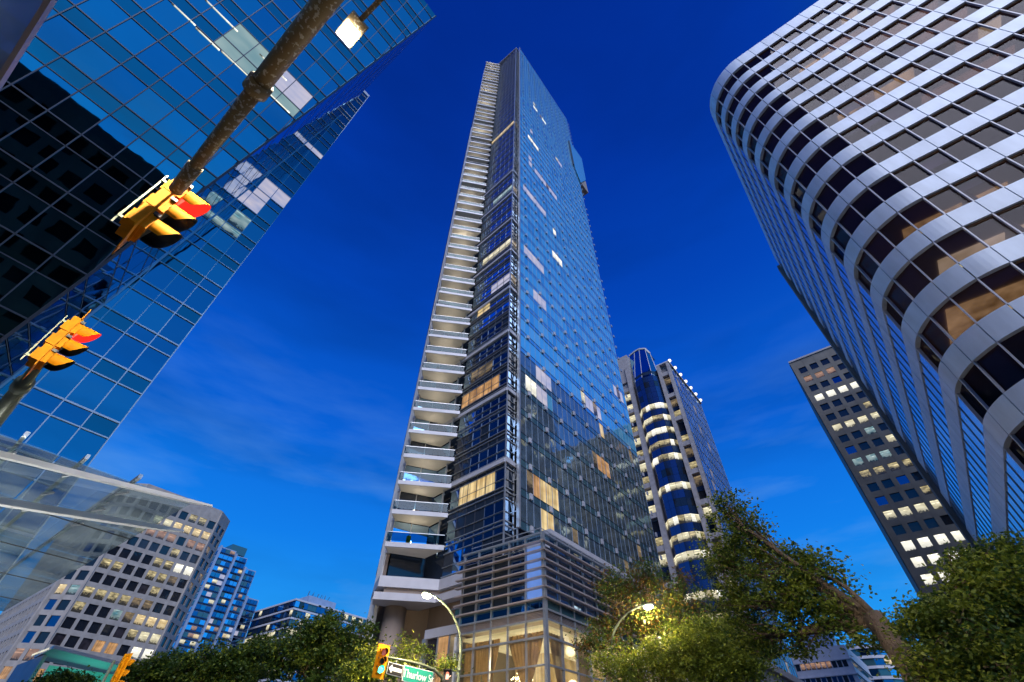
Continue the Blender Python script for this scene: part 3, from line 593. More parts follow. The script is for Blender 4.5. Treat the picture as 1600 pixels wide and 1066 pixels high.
# leaning wedge
th = math.atan2(.2965, 1); lean = Vector((math.sin(th), 0, math.cos(th))); E0 = Vector((-40, -5.63, 5.8)); ET = Vector((-17.3, 2.23, 82.3)); na = Vector((lean.z, 0, -lean.x))
R0 = Vector((-40, -3.9, 5.8)); RT = Vector((-40, 2.13, 82.3)); sl_ = .1027
V = [E0, ET, RT, R0, Vector((-40, -60, 5.8)), Vector((-17.3, -60, 82.3)), Vector((-40, -60, 82.3))]
inn = Vector((-.25, -.12, .08))
V2 = [v+Vector((-.30, -.0 if i < 4 else 0, .0)) for i, v in enumerate(V)]
link_mesh('wedge_body', [V2[0], V2[1], V2[2], V2[3], V2[4], V2[5], V2[6]], [(4, 0, 1, 5), (5, 1, 2, 6), (4, 5, 6)], 'bay_dark', LB)
for k in range(38):
    t0 = (k//2 + (.66 if k % 2 else 0))/19; t1 = (k//2 + (1 if k % 2 else .66))/19; g_ = .0012
    for h0, h1 in ((0, .33), (.33, .66), (.66, 1)):
        pq = lambda t_, h_: (E0+(ET-E0)*t_)*(1-h_) + (R0+(RT-R0)*t_)*h_
        h0_, h1_ = h0+.004, h1-.004
        link_mesh('side_pane', [pq(t0+g_, h0_), pq(t1-g_, h0_), pq(t1-g_, h1_), pq(t0+g_, h1_)], [(0, 3, 2, 1)], 'wedge_glass_b' if k % 2 else 'wedge_glass', LB)
    K.bar('side_transom', 'blue_panel', E0+(ET-E0)*t0+Vector((0, .0, 0)), R0+(RT-R0)*t0+Vector((0, .0, 0)), .03)
litA = {}
OA = Vector((-40, 2.5, 5.8)); LA = (82.3-5.8)/lean.z; rows = 19; PH = LA/rows; MA = 2.02
def lookA(q, mn):
    litA[(int((2.5-q.y)/MA), int((q.z-5.8)/lean.z/PH), (((q.z-5.8)/lean.z) % PH)/PH > .64)] = mn
for seg in ([(350, 80, 398, 122, 'lit_plain'), (425, 150, 458, 182, 'lit_plain'), (385, 55, 410, 78, 'lit_plain'), (440, 105, 470, 135, 'lit_lav')]):
    for k in range(60):
        t_ = k/59; d = ray(seg[0]+(seg[2]-seg[0])*t_, seg[1]+(seg[3]-seg[1])*t_); q = CP + d*((OA-CP).dot(na)/d.dot(na)); lookA(q, seg[4])
for k in range(rows):
    for i in range(30):
        for sp in (0, 1):
            v0 = k*PH + (0 if not sp else PH*.66); v1 = k*PH + (PH*.66 if not sp else PH)
            zmid = 5.8+(v0+v1)/2*lean.z; yedge = -5.63+sl_*(zmid-5.8); yc0 = 2.5-i*MA; yc1 = yc0-MA
            yc0 = min(yc0, yedge)
            if yc0-yc1 < .15: continue
            mn = litA.get((i, k, bool(sp))) or (random.choice(['left_glass', 'left_glass_b', 'left_glass']) if not sp else 'left_glass_c')
            K.add('leaning_pane' if not sp else 'leaning_spandrel', mn, BM(OA, Vector((0, -1, 0)), lean, na, 2.5-(yc0+yc1)/2, (v0+v1)/2, .0, yc0-yc1-.06, v1-v0-.06, .05, .005))
    for vv in (k*PH, k*PH+PH*.66):
        ye = -5.63+sl_*(vv*lean.z); K.add('leaning_transom', 'aluminium_dark', BM(OA, Vector((0, -1, 0)), lean, na, (2.5-ye)+30, vv, .04, 60, .10 if vv == k*PH else .07, .1))
for i in range(30):
    y = 2.5-i*MA; vs0 = max(0, (y+5.63)/sl_/lean.z)
    if vs0 < LA-1: K.add('leaning_mullion', 'aluminium_dark', BM(OA, Vector((0, -1, 0)), lean, na, i*MA, (vs0+LA)/2, .04, .07, LA-vs0, .1))
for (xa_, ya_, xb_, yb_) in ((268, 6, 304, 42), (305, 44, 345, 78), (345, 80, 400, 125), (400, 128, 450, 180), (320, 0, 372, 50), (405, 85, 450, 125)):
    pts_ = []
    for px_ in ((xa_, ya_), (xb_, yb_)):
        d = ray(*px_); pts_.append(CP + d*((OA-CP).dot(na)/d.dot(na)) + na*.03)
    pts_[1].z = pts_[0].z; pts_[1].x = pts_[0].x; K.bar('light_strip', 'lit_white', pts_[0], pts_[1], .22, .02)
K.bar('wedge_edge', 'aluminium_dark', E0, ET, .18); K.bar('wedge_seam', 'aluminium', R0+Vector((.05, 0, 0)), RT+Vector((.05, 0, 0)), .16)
K.flush()
# ------------------------------------------------------------------ RIGHT: silver banded tower with rounded corner
XR, YR, RR, ZTR = 7.87, 28.6, 5.0, 67.9
RB = thing('rounded_corner_tower', 'silver banded office tower with a rounded corner and ribbon windows on the right', 'office tower', (30, 45, 0)); K = Kit(RB)
ZW = [34.53+3.847*k for k in range(-9, 9)]
path = []   # (origin, u, n, length, kind)
NF = 30
for i in range(NF): path.append((Vector((XR+RR+i*1.49, YR, 0)), Vector((1, 0, 0)), Vector((0, -1, 0)), 1.49, 'f', i))
NA = 5
for j in range(NA):
    a0 = math.pi*1.5 - (math.pi/2)*j/NA; a1 = math.pi*1.5-(math.pi/2)*(j+1)/NA
    c = Vector((XR+RR, YR+RR, 0)); p0 = c+Vector((math.cos(a0), math.sin(a0), 0))*RR; p1 = c+Vector((math.cos(a1), math.sin(a1), 0))*RR
    d = p0-p1; path.append((p1, d.normalized(), Vector((math.cos((a0+a1)/2), math.sin((a0+a1)/2), 0)), d.length, 'a', (a0, a1)))
NS = 19; PS = (62.9-YR-RR)/NS
for i in range(NS): path.append((Vector((XR, YR+RR+(i+1)*PS, 0)), Vector((0, -1, 0)), Vector((-1, 0, 0)), PS, 's', i))
def curved(name, mn, a0, a1, z0, z1, r0, r1, parent, seg=5):
    V = []; F = []; c = Vector((XR+RR, YR+RR, 0))
    for s_ in range(seg+1):
        a = a0+(a1-a0)*s_/seg; d = Vector((math.cos(a), math.sin(a), 0))
        V += [c+d*r1+UZ*z0, c+d*r1+UZ*z1, c+d*r0+UZ*z1, c+d*r0+UZ*z0]
    for s_ in range(seg):
        k = s_*4
        for q in range(4): F.append((k+q, k+4+q, k+4+(q+1) % 4, k+(q+1) % 4))
    F.append((0, 1, 2, 3)); F.append((seg*4+3, seg*4+2, seg*4+1, seg*4))
    return link_mesh(name, V, F, mn, parent)
for w, z in enumerate(ZW):
    top = w == len(ZW)-1; za, zb_ = z+.04, (z+1.58 if not top else ZTR)
    for (o_, u_, n_, l_, kd, ix) in path:
        if kd == 'a': curved('spandrel_panel', 'silver_panel', ix[0]-.006, ix[1]+.006, za, zb_, RR-.3, RR+.02, RB)
        else: K.add('spandrel_panel', 'silver_panel', BM(o_, u_, UZ, n_, l_/2, (za+zb_)/2, -.14, l_-(.055 if kd == 'f' else .10), zb_-za, .32))
        K.add('window_pane', 'bronze_glass' if kd != 's' else 'side_window', BM(o_, u_, UZ, n_, l_/2, z-1.12, -.22 if kd != 's' else -.06, l_-.05, 2.28, .02, .0 if kd != 's' else .004))
        if kd == 'f' and random.random() < .22:
            bh = random.choice([.5, .8, 1.3, 2.2]); K.add('blind', random.choice(['room_wall', 'pale_stone', 'room_ceiling']), BM(o_, u_, UZ, n_, l_/2, z-bh/2, -.36, l_-.12, bh, .02))
        K.add('mullion', 'fascia' if kd != 's' else 'aluminium_dark', BM(o_, u_, UZ, n_, 0 if kd != 'a' else .02, z-1.13, -.10 if kd != 's' else -.05, .075 if kd != 's' else .14, 2.3, .18 if kd != 's' else .07))
    K.ab('window_head', 'wood', XR+RR, XR+RR+NF*1.49, YR+.14, YR+.3, z-.10, z+.03)
    # floor plate and ceiling seen through the glass
    fp = [(XR+RR, YR+.32), (XR+RR+NF*1.49, YR+.32), (XR+RR+NF*1.49, YR+30), (XR+.32, YR+30), (XR+.32, YR+RR)]
    fp += [(XR+RR+math.cos(a)*(RR-.32), YR+RR+math.sin(a)*(RR-.32)) for a in np.linspace(math.pi, math.pi*1.5, 8)[1:-1]]
    prism('floor_plate', 'room_ceiling', fp, z+.02, z+1.4, RB)
K.ab('core_wall', 'room_wall', XR+6.2, XR+RR+NF*1.49-3, YR+6.5, YR+7, 0, 67); K.ab('core_wall', 'room_wall', XR+6.2, XR+6.6, YR+7, YR+32, 0, 67)
for i in range(0, 10): K.ab('partition_wall', 'room_wall', XR+7+i*4.47, XR+7.1+i*4.47, YR+.7+2*(i % 2), YR+6.5, 0, 66)
# lit rooms: glowing ceilings just under the plates
def q1s(a, b_, sc=5.33, ox=1300, oy=0): return ox+a/sc, oy+b_/sc
rooms = [((600, 690), (1560, 260), 200, 'ochre_ceiling'), ((920, 930), (1600, 620), 200, 'cream_ceiling'), ((130, 430), (860, 10), 0, 'brown_ceiling'), ((0, 340), (600, 0), 0, 'brown_ceiling'), ((800, 215), (1260, 20), 0, 'brown_ceiling'),
         ((100, 130), (250, 60), 0, 'cream_ceiling'), ((1300, 180), (1600, 40), 0, 'cream_ceiling'), ((1040, 300), (1350, 200), 0, 'brown_ceiling'), ((420, 760), (780, 560), 0, 'ochre_ceiling'), ((190, 850), (420, 730), 0, 'brown_ceiling'), ((650, 400), (1180, 340), 0, 'brown_ceiling')]
for (a, b_, oy, mn) in rooms:
    for s_ in (0, .5, 1):
        pass
    pa = q1s(a[0], a[1], 5.33, 1300, oy); pb = q1s(b_[0], b_[1], 5.33, 1300, oy)
    qs = []
    for px in (pa, pb):
        d = ray(*px); qs.append(CP + d*((YR-CP.y)/d.y))
    zz = min(ZW, key=lambda z_: abs(z_-1.1-qs[0].z)); x0, x1 = sorted((qs[0].x, qs[1].x)); x0 = XR+RR+round((x0-XR-RR)/1.49)*1.49; x1 = XR+RR+max(1, round((x1-XR-RR)/1.49))*1.49
    K.ab('lit_ceiling', mn, max(x0, XR+1.5), x1, YR+(.5 if x0 > XR+RR else 2.0), YR+6.4, zz-.08, zz-.04)
for _ in range(26):
    i_ = random.randrange(0, 26); zz = random.choice(ZW[7:]); K.ab('lit_ceiling', random.choice(['brown_ceiling', 'brown_ceiling', 'ochre_ceiling']), XR+RR+i_*1.49, XR+RR+(i_+random.choice([1, 2, 3]))*1.49, YR+.9, YR+3+random.random()*3, zz-.07, zz-.03)
for z in (ZW[6],): K.ab('lit_ceiling', 'ochre_ceiling', XR+1.8, XR+6.0, YR+1.9, YR+6, z-.09, z-.05)
K.ab('roof_rim', 'aluminium', XR+.1, XR+.5, YR+RR, 62.8, ZTR-.3, ZTR+.05)
K.ab('end_strip', 'dark_concrete', XR-.45, XR+3, 62.95, 64.2, 0, 66); K.flush()
# ------------------------------------------------------------------ generic punched-window block
def grid(K, O, u, n, nx, mod, z0, nk, pitch, ww, wh, wallm, pick, dep=.35, inset=.12, sub=False, crown=0, mul=None):
    O = Vector(O); W = nx*mod; zs = z0
    for k in range(nk):
        zc = zs + k*pitch + pitch/2
        for i in range(nx):
            K.add('window', pick(i, k, O+u*((i+.5)*mod)+UZ*zc), BM(O, u, UZ, n, (i+.5)*mod, zc, inset, ww+.06, wh+.06, .05, .004))
        K.add('spandrel', wallm, BM(O, u, UZ, n, W/2, zs+k*pitch, dep/2-.015, W, pitch-wh, dep-.03))
        if mul:
            for i in range(nx): K.add('window_bar', mul, BM(O, u, UZ, n, (i+.5)*mod, zc, inset+.04, .06, wh, .05))
    K.add('spandrel', wallm, BM(O, u, UZ, n, W/2, zs+nk*pitch+crown/2, dep/2-.015, W, pitch-wh+crown, dep-.03))
    for i in range(nx+1): K.add('pier', wallm, BM(O, u, UZ, n, i*mod, zs+nk*pitch/2+crown/2, dep/2, mod-ww, nk*pitch+(pitch-wh)+crown, dep))
def picker(lits, dark, plane=None, val=None, mod=None, chance=0, chance_m=('lit_dim',), rad=.6):
    """lits: photo rows of lit windows as (x0,y0,x1,y1,mat)"""
    pts = [(a+(c-a)*t_/12, b_+(d-b_)*t_/12, m_) for a, b_, c, d, m_ in lits for t_ in range(13)]
    def f(i, k, p):
        q = proj(p)
        if q:
            for x, y, m_ in pts:
                if abs(q[0]-x) < rad and abs(q[1]-y) < rad: return m_
        if random.random() < chance: return random.choice(chance_m)
        return random.choice(dark)
    return f
# dark tower behind the silver one
DT = thing('dark_concrete_tower', 'dark grey concrete tower with rows of square lit windows behind the silver banded tower', 'office tower', (30, 165, 0)); K = Kit(DT)
s_ = lambda X, Y: (1200+X/2.4225, 500+Y/2.4225)
def seg2(f, l): return [(f(a, b_)+f(c, d)+(m_,)) for a, b_, c, d, m_ in l]
lt = seg2(s_, [(153, 235, 240, 203, 'lit_pink'), (195, 303, 330, 258, 'lit_white'), (385, 333, 385, 333, 'lit_desk'), (265, 420, 412, 374, 'lit_pale'), (475, 462, 475, 462, 'lit_pale'), (378, 600, 540, 556, 'lit_desk'), (345, 548, 455, 523, 'lit_cool'), (472, 757, 655, 717, 'lit_pale'), (543, 875, 730, 830, 'lit_white'), (580, 935, 785, 900, 'lit_white'), (625, 1000, 830, 970, 'lit_white'), (390, 433, 390, 433, 'lit_cool'), (615, 658, 615, 658, 'lit_desk'), (305, 330, 345, 330, 'dark_window')])
pk = picker(lt, ['dark_window', 'blue_window', 'dark_window', 'dark_window'], rad=9)
nkd = 26; p0 = 3.71; ztop = 101.0
prism('core_wall', 'dark_concrete', [(3.9, 144.4), (62, 144.4), (62, 185), (3.9, 185)], 0, 104.2, DT)
grid(K, (4.45, 144.35, ztop-nkd*p0), Vector((1, 0, 0)), Vector((0, -1, 0)), 17, 3.27, 0, 0, p0, 2.1, 2.3, 'dark_concrete', pk) if 0 else None
grid(K, (4.6, 144.35, 0), Vector((1, 0, 0)), Vector((0, -1, 0)), 17, 3.27, 101.9-27*p0, 27, p0, 2.15, 2.2, 'dark_concrete', pk, dep=.6, inset=.25, crown=1.6)
K.ab('corner_strip', 'dark_concrete', 3.7, 4.2, 143.7, 144.6, 0, 104.4); K.ab('roof_edge', 'granite', 3.6, 62, 143.5, 144.5, 104.3, 104.9); K.ab('side_wall', 'dark_concrete', 3.5, 3.9, 144.6, 185, 0, 104.3)
K.flush()
# hidden neighbours that the glass faces mirror
def plain_block(name, label, x0, x1, y0, y1, h, wallm, faces, seed, cat='office block'):
    random.seed(seed); t_ = thing(name, label, cat, ((x0+x1)/2, (y0+y1)/2, 0)); k_ = Kit(t_)
    prism('core_wall', wallm, [(x0+.4, y0+.4), (x1-.4, y0+.4), (x1-.4, y1-.4), (x0+.4, y1-.4)], 0, h, t_)
    pk_ = picker([], ['dark_window', 'dark_window', 'dark_window_b'], chance=.02 if seed == 3 else .26, chance_m=('lit_dim', 'lit_white', 'lit_warm', 'lit_desk', 'lit_white'))
    nk = int((h-3)/3.8)
    for f in faces:
        if f == 'w': grid(k_, (x0+.4, y0, 0), Vector((0, 1, 0)), Vector((-1, 0, 0)), int((y1-y0)/3.2), 3.2, 2, nk, 3.8, 2.2, 2.1, wallm, pk_)
        if f == 's': grid(k_, (x0, y0+.4, 0), Vector((1, 0, 0)), Vector((0, -1, 0)), int((x1-x0)/3.2), 3.2, 2, nk, 3.8, 2.2, 2.1, wallm, pk_)
        if f == 'n': grid(k_, (x0, y1-.4, 0), Vector((1, 0, 0)), Vector((0, 1, 0)), int((x1-x0)/3.2), 3.2, 2, nk, 3.8, 2.2, 2.1, wallm, pk_)
    k_.flush(cap=0)
plain_block('corner_office_block', 'dark office block on the near corner mirrored in the blue leaning glass', 9, 40, -62, -7, 46, 'dark_concrete', 'wn', 3)
plain_block('tall_stone_block', 'tall grey stone block behind the silver tower mirrored in the skyscraper face', 24, 48, 74, 118, 112, 'granite', 'ws', 4)
plain_block('mid_stone_block', 'shorter grey office block beside the tall stone block', 17, 23.5, 68, 128, 60, 'granite', 'ws', 5)
random.seed(11)
# ------------------------------------------------------------------ stone and blue glass tower behind the skyscraper
ST = thing('stone_and_glass_tower', 'grey stone tower with a blue curved glass bay and white globe lamps along its roof', 'office tower', (-36, 116, 0)); K = Kit(ST)
XC, YC, ZC = -24.57, 104.5, 91.7
prism('core_wall', 'granite', [(XC-.3, YC+.3), (XC-.3, 128.6), (-52, 128.6), (-52, YC+.3)], 0, ZC-.3, ST)
side = Vector((0, 1, 0)); O = Vector((XC, YC, 0))
for k in range(23):
    for i in range(12):
        K.add('side_pane', 'lit_dim' if random.random() < .05 else random.choice(['west_glass', 'blue_window', 'left_glass']), BM(O, side, UZ, n, 1.0+i*1.9+.95, 2+k*3.9+1.95, -.12, 1.8, 3.7, .05, .004))
for i in range(13): K.add('side_mullion', 'blue_panel', BM(O, side, UZ, n, 1.0+i*1.9, 45.8, -.06, .07, 91, .1))
for k in range(24): K.add('side_transom', 'blue_panel', BM(O, side, UZ, n, 12.2, 2+k*3.9, -.06, 23.5, .08, .1))
f_ = Vector((-1, 0, 0)); nf = Vector((0, -1, 0))
def col_of_windows(xr, w_, nk0=0):
    for k in range(22):
        zc = 85.3-3.85*k
        if zc < 4: break
        m_ = random.choice(['lit_pale', 'lit_pale', 'dark_window', 'lit_dim']) if k % 2 == 0 else random.choice(['dark_window', 'lit_pale', 'blue_window', 'lit_desk'])
        K.add('front_window', m_, BM((XC, YC, 0), f_, UZ, nf, xr, zc, .0, w_, 2.6, .05)); 
        if k % 2 == 0: K.add('front_spandrel', 'granite', BM((XC, YC, 0), f_, UZ, nf, xr, zc+2.45, .3, w_+.1, 1.2, .9))
        else: K.add('front_spandrel', 'blue_spandrel', BM((XC, YC, 0), f_, UZ, nf, xr, zc+2.0, .03, w_, 1.2, .1))
col_of_windows(1.75, 1.9); col_of_windows(15.2, 3.6)
for a, b_ in ((0, .75), (2.75, 3.7), (11.9, 13.3), (17.1, 18.2)): K.add('stone_pier', 'granite', BM((XC, YC, 0), f_, UZ, nf, (a+b_)/2, 46 if a < 5 else 48.5, .4, b_-a, 91.4 if a < 5 else 96, 1.1))
bay = [(XC-3.8, YC-.2), (XC-5.2, YC-2.0), (XC-8.0, YC-2.7), (XC-10.6, YC-2.0), (XC-11.9, YC-.2)]
bayrows = [77.3, 73.3, 69.3, 65.4, 61.6, 53.6, 45.8, 41.8, 37.9, 30, 26, 18, 14, 10]
for j in range(4):
    a, b_ = Vector(bay[j]+(0,)), Vector(bay[j+1]+(0,)); d = b_-a; l = d.length; d.normalize(); nn = Vector((d.y, -d.x, 0)); nn = nn if nn.y < 0 else -nn
    for k in range(23):
        zc = 85.2-3.93*k
        if zc < 3: break
        isl = any(abs(zc-z_) < 1.2 for z_ in bayrows)
        for h in range(2):
            K.add('bay_pane', (random.choice(['lit_pale', 'lit_white', 'lit_pale', 'lit_desk']) if isl else random.choice(['dark_window', 'blue_spandrel', 'blue_spandrel'])), BM(a, d, UZ, nn, l*(h+.5)/2, zc, 0, l/2-.06, 1.9, .05, .004))
            K.add('bay_spandrel', 'blue_spandrel', BM(a, d, UZ, nn, l*(h+.5)/2, zc+1.96, 0, l/2-.05, 1.95, .06, .004))
prism('bay_core', 'bay_dark', [(x, y+.2) for x, y in bay]+[(XC-11.9, YC+.4), (XC-3.8, YC+.4)], 0, 90, ST)
cr1 = [(x, y, 88.2) for x, y in bay]; cr2 = [(XC-5.2, YC+2, 100), (XC-6.2, YC+1.6, 102.3), (XC-8, YC+1.4, 103), (XC-9.8, YC+1.6, 103), (XC-11.9, YC+2, 102.6)]
link_mesh('glass_crown', cr1+cr2+[(XC-12, YC+6, 102.6), (XC-5.2, YC+6, 100)], [(i, i+1, i+6, i+5) for i in range(4)]+[(5, 6, 7, 8, 9, 10, 11)], 'west_glass', ST)
for i in range(4): K.bar('crown_rib', 'pale_stone', cr2[i], cr2[i+1], .5)
for i in range(5): K.bar('crown_rib', 'pale_stone', cr1[i], cr2[i], .14)
K.ab('crown_wall', 'granite', -52, XC-11.9, YC-.3, YC+2, 91, 101.5); K.ab('cornice', 'pale_stone', XC-3.7, XC+.25, YC-1.0, YC+.4, ZC-.3, ZC+.1); K.ab('cornice', 'pale_stone', XC-.6, XC+.25, YC+.4, 129, ZC-.3, ZC+.1)
K.ab('wide_base', 'granite', XC-1, XC+1.2, YC-8, 129, 17.5, 18.6); K.ab('base_block', 'granite', -36, XC+.6, YC-6, 128.6, 0, 17.4)
for i in range(8):
    K.ab('base_window', 'lit_cool' if i % 2 else 'teal_glass', XC+.62, XC+.7, YC-4.8+i*3.9, YC-2.2+i*3.9, 9, 15); K.ab('base_window', 'teal_glass' if i % 3 else 'lit_pale', XC+.62, XC+.7, YC-4.8+i*3.9, YC-2.2+i*3.9, 2, 7.5)
for i in range(3): K.ab('base_window', 'lit_pale' if i == 1 else 'teal_glass', XC-2.9-i*3.2, XC-1.0-i*3.2, YC-6.08, YC-6.01, 9, 15)
K.flush()
for i in range(7):
    V, F = sphere_data((XC+.3, YC+.2+i*3.95, ZC+.75), .50, 10, 7); o = link_mesh('globe_lamp', V, F, 'globe_glow', ST, smooth=True)
# ------------------------------------------------------------------ octagonal concrete office
OC = thing('octagonal_concrete_office', 'pale concrete eight-sided office with a grid of square windows, lower left', 'office building', (-200, 46, 0)); K = Kit(OC)
XO = -180.0; y0, y1, dd = 33.9, 59.1, 4.9
prism('core_wall', 'concrete', [(XO-.4, y0+.2), (XO-.4, y1-.2), (XO-dd-.3, y1+dd-.4), (XO-60, y1+dd-.4), (XO-60, y0-dd+.4), (XO-dd-.3, y0-dd+.4)], 0, 72.5, OC)
z3o = lambda X, Y: (X/2.627, 660+Y/2.627); z4o = lambda X, Y: (X/5.175, 860+Y/5.175)
lo = seg2(z3o, [(645, 405, 682, 418, 'lit_pale'), (725, 432, 842, 470, 'lit_warm'), (617, 452, 700, 478, 'lit_pink'), (780, 503, 818, 515, 'lit_pink'), (435, 580, 485, 592, 'lit_desk'), (648, 575, 690, 590, 'lit_desk'), (730, 600, 775, 612, 'lit_white'), (615, 628, 665, 640, 'lit_desk'), (706, 655, 706, 655, 'lit_dim'), (365, 692, 515, 728, 'lit_desk'), (560, 738, 590, 745, 'lit_dim'), (480, 785, 480, 785, 'lit_cool'), (530, 795, 530, 795, 'lit_dim'), (575, 805, 665, 828, 'lit_warm'), (590, 878, 640, 885, 'lit_pale'), (545, 865, 545, 865, 'lit_desk'), (408, 912, 460, 920, 'lit_orange'), (560, 940, 610, 945, 'lit_white')]) + seg2(z4o, [(515, 315, 515, 315, 'lit_warm'), (610, 330, 610, 330, 'lit_cool'), (285, 835, 170, 830, 'lit_pink'), (60, 980, 320, 985, 'lit_orange')])
pk = picker(lo, ['dark_window', 'dark_window_b', 'dark_window', 'dark_window'], rad=6.5, chance=.07, chance_m=('lit_warm', 'lit_desk', 'lit_orange'))
pkb = picker(lo, ['blue_window', 'blue_window', 'dark_window'], rad=6.5)
nko = 17; zo = 68.6-nko*3.78
grid(K, (XO-.4, y0, 0), Vector((0, 1, 0)), Vector((1, 0, 0)), 8, 3.15, zo, nko, 3.78, 2.35, 2.55, 'concrete', pk, dep=.55, inset=.2, crown=2.8)
dl = dd*math.sqrt(2)
grid(K, (XO-.28, y1+.12, 0), Vector((-.7071, .7071, 0)), Vector((.7071, .7071, 0)), 2, dl/2, zo, nko, 3.78, 2.3, 2.55, 'concrete', picker(lo, ['dark_window'], chance=.15, rad=5), dep=.45, inset=.15, crown=2.8)
grid(K, (XO-.28-dd, y0-dd-.12+.0, 0), Vector((.7071, .7071, 0)), Vector((.7071, -.7071, 0)), 2, dl/2, zo, nko, 3.78, 2.5, 2.55, 'concrete', pkb, dep=.45, inset=.15, crown=2.8)
grid(K, (XO-60, y0-dd+.4, 0), Vector((1, 0, 0)), Vector((0, -1, 0)), 18, 55/18, zo, nko, 3.78, 1.9, 2.5, 'concrete', pkb, dep=.9, inset=.2, crown=2.8)
K.ab('roof_plant', 'concrete', XO-40, XO-12, y0+2, y1-4, 72.5, 75.5); K.flush()
# ------------------------------------------------------------------ blue condo tower
CT = thing('blue_condo_tower', 'slim blue glass condominium tower with pale vertical strips beyond the concrete office', 'apartment tower', (-270, 108, 0)); K = Kit(CT)
XK = -260.0
for (a, b_, h) in ((92.0, 100.5, 88), (100.5, 107.5, 86.5), (107.5, 114, 82), (114, 121, 70)):
    prism('core_wall', 'blue_panel', [(XK-.2-(.5 if a > 100 and a < 107 else 0), a), (XK-.2-(.5 if a > 100 and a < 107 else 0), b_), (XK-22, b_), (XK-22, a)], 0, h, CT)
    nk = int(h/2.8)
    for k in range(nk):
        nn_ = 3
        for i in range(nn_):
            w_ = (b_-a-1.4)/nn_
            m_ = random.choice(['lit_pink', 'lit_warm', 'lit_pale', 'lit_lav']) if random.random() < .16 else random.choice(['blue_window', 'west_glass', 'left_glass', 'teal_glass', 'blue_window'])
            K.ab('window', m_, XK-.15, XK+.25, a+.9+i*w_, a+.9+(i+1)*w_-.15, h-(k+1)*2.8+.5, h-(k+1)*2.8+2.2)
        K.ab('balcony_slab', 'blue_spandrel', XK-.2, XK+.5, a+.8, b_-.4, h-(k+1)*2.8+.15, h-(k+1)*2.8+.4)
    K.ab('pale_strip', 'blue_panel', XK-.2, XK+.8, a-.2, a+.75, 0, h+.3)
for k in range(30):
    for i in range(4): K.ab('side_window', random.choice(['blue_window', 'west_glass', 'lit_lav' if random.random() < .15 else 'teal_glass']), XK-3.4-i*4, XK-.4-i*4, 91.75, 91.95, 86.6-(k+1)*2.8+.4, 86.6-(k+1)*2.8+2.2)
K.ab('penthouse', 'teal_glass', XK-12, XK-1, 97.5, 105.5, 87, 91); K.flush()
# ------------------------------------------------------------------ low glass office with roof aerials
GO = thing('low_glass_office', 'low glass office with white floor bands and roof aerials beyond the dark trees', 'office building', (-245, 150, 0)); K = Kit(GO)
XG, YG, ZG = -232.0, 125.5, 66.8
prism('core_wall', 'bay_dark', [(XG-.3, YG+.3), (XG-.3, 185), (XG-38, 185), (XG-38, YG+.3)], 0, ZG, GO)
for k in range(16):
    z = ZG-3.9*(k+1)
    for i in range(24): K.add('window_pane', ('lit_pale' if (k == 3 or random.random() < .10) else random.choice(['teal_glass', 'west_glass', 'dark_window', 'blue_window'])), BM((XG, YG, 0), Vector((0, 1, 0)), UZ, n, (i+.5)*2.4, z+2.3, -.1, 2.3, 2.5, .05, .004))
    for i in range(15): K.add('window_pane', ('lit_pale' if (k == 3 and i > 3 or random.random() < .08) else ('west_glass' if i in (4, 5) else random.choice(['dark_window', 'dark_window', 'blue_window']))), BM((XG, YG, 0), Vector((-1, 0, 0)), UZ, Vector((0, -1, 0)), (i+.5)*2.5, z+2.3, -.1, 2.4, 2.5, .05, .004))
    K.ab('floor_band', 'pale_stone', XG-38, XG+.4, YG-.4, 185, z+3.6, z+4.35)
K.ab('roof_plant', 'blue_panel', XG-22, XG-3, YG+8, YG+24, ZG+.4, ZG+4.2)
for i in range(12): K.bar('aerial', 'shade_metal', (XG-6-random.random()*3, YG+9+i*1.1, ZG+4), (XG-6-random.random()*3, YG+9+i*1.1+.3, ZG+6+random.random()*1.8), .16)
K.flush()
# ------------------------------------------------------------------ far right distance
WH = thing('white_banded_office', 'white office with dark ribbon windows glimpsed under the right-hand tree', 'office building', (-30, 215, 0)); K = Kit(WH)
prism('core_wall', 'pale_stone', [(-21.6, 200.3), (-21.6, 240), (-62, 240), (-62, 200.3)], 0, 37, WH)
for k in range(9):
    z = 32.2-3.9*k
    for i in range(20): K.add('window', 'lit_pink' if (k == 0 and 2 < i < 9) else random.choice(['dark_window', 'dark_window', 'blue_window']), BM((-22.0, 200.3, 0), Vector((-1, 0, 0)), UZ, Vector((0, -1, 0)), .9+i*1.55+.6, z, .02, 1.25, 1.7, .1))
    for i in range(5): K.ab('side_shadow_gap', 'dark_window_b', -21.6, -21.55, 201, 239, z-.8, z+.5)  # flat dark bands along the side wall
    K.ab('band', 'pale_stone', -62, -21.2, 199.9, 240, z+.95, z+1.25)
K.ab('roof_box', 'blue_panel', -34, -25, 204, 215, 37, 44); K.flush()
CC = thing('curved_condo_tower', 'distant curved blue condominium tower with pale balcony bands at lower right', 'apartment tower', (-24, 270, 0)); K = Kit(CC)
arc = [(-14+0*0, 274)]+[(-24+11*math.cos(a), 271+11*math.sin(a)) for a in np.linspace(-.2, -math.pi+.2, 9)]
prism('core_wall', 'teal_glass', arc, 0, 47, CC)
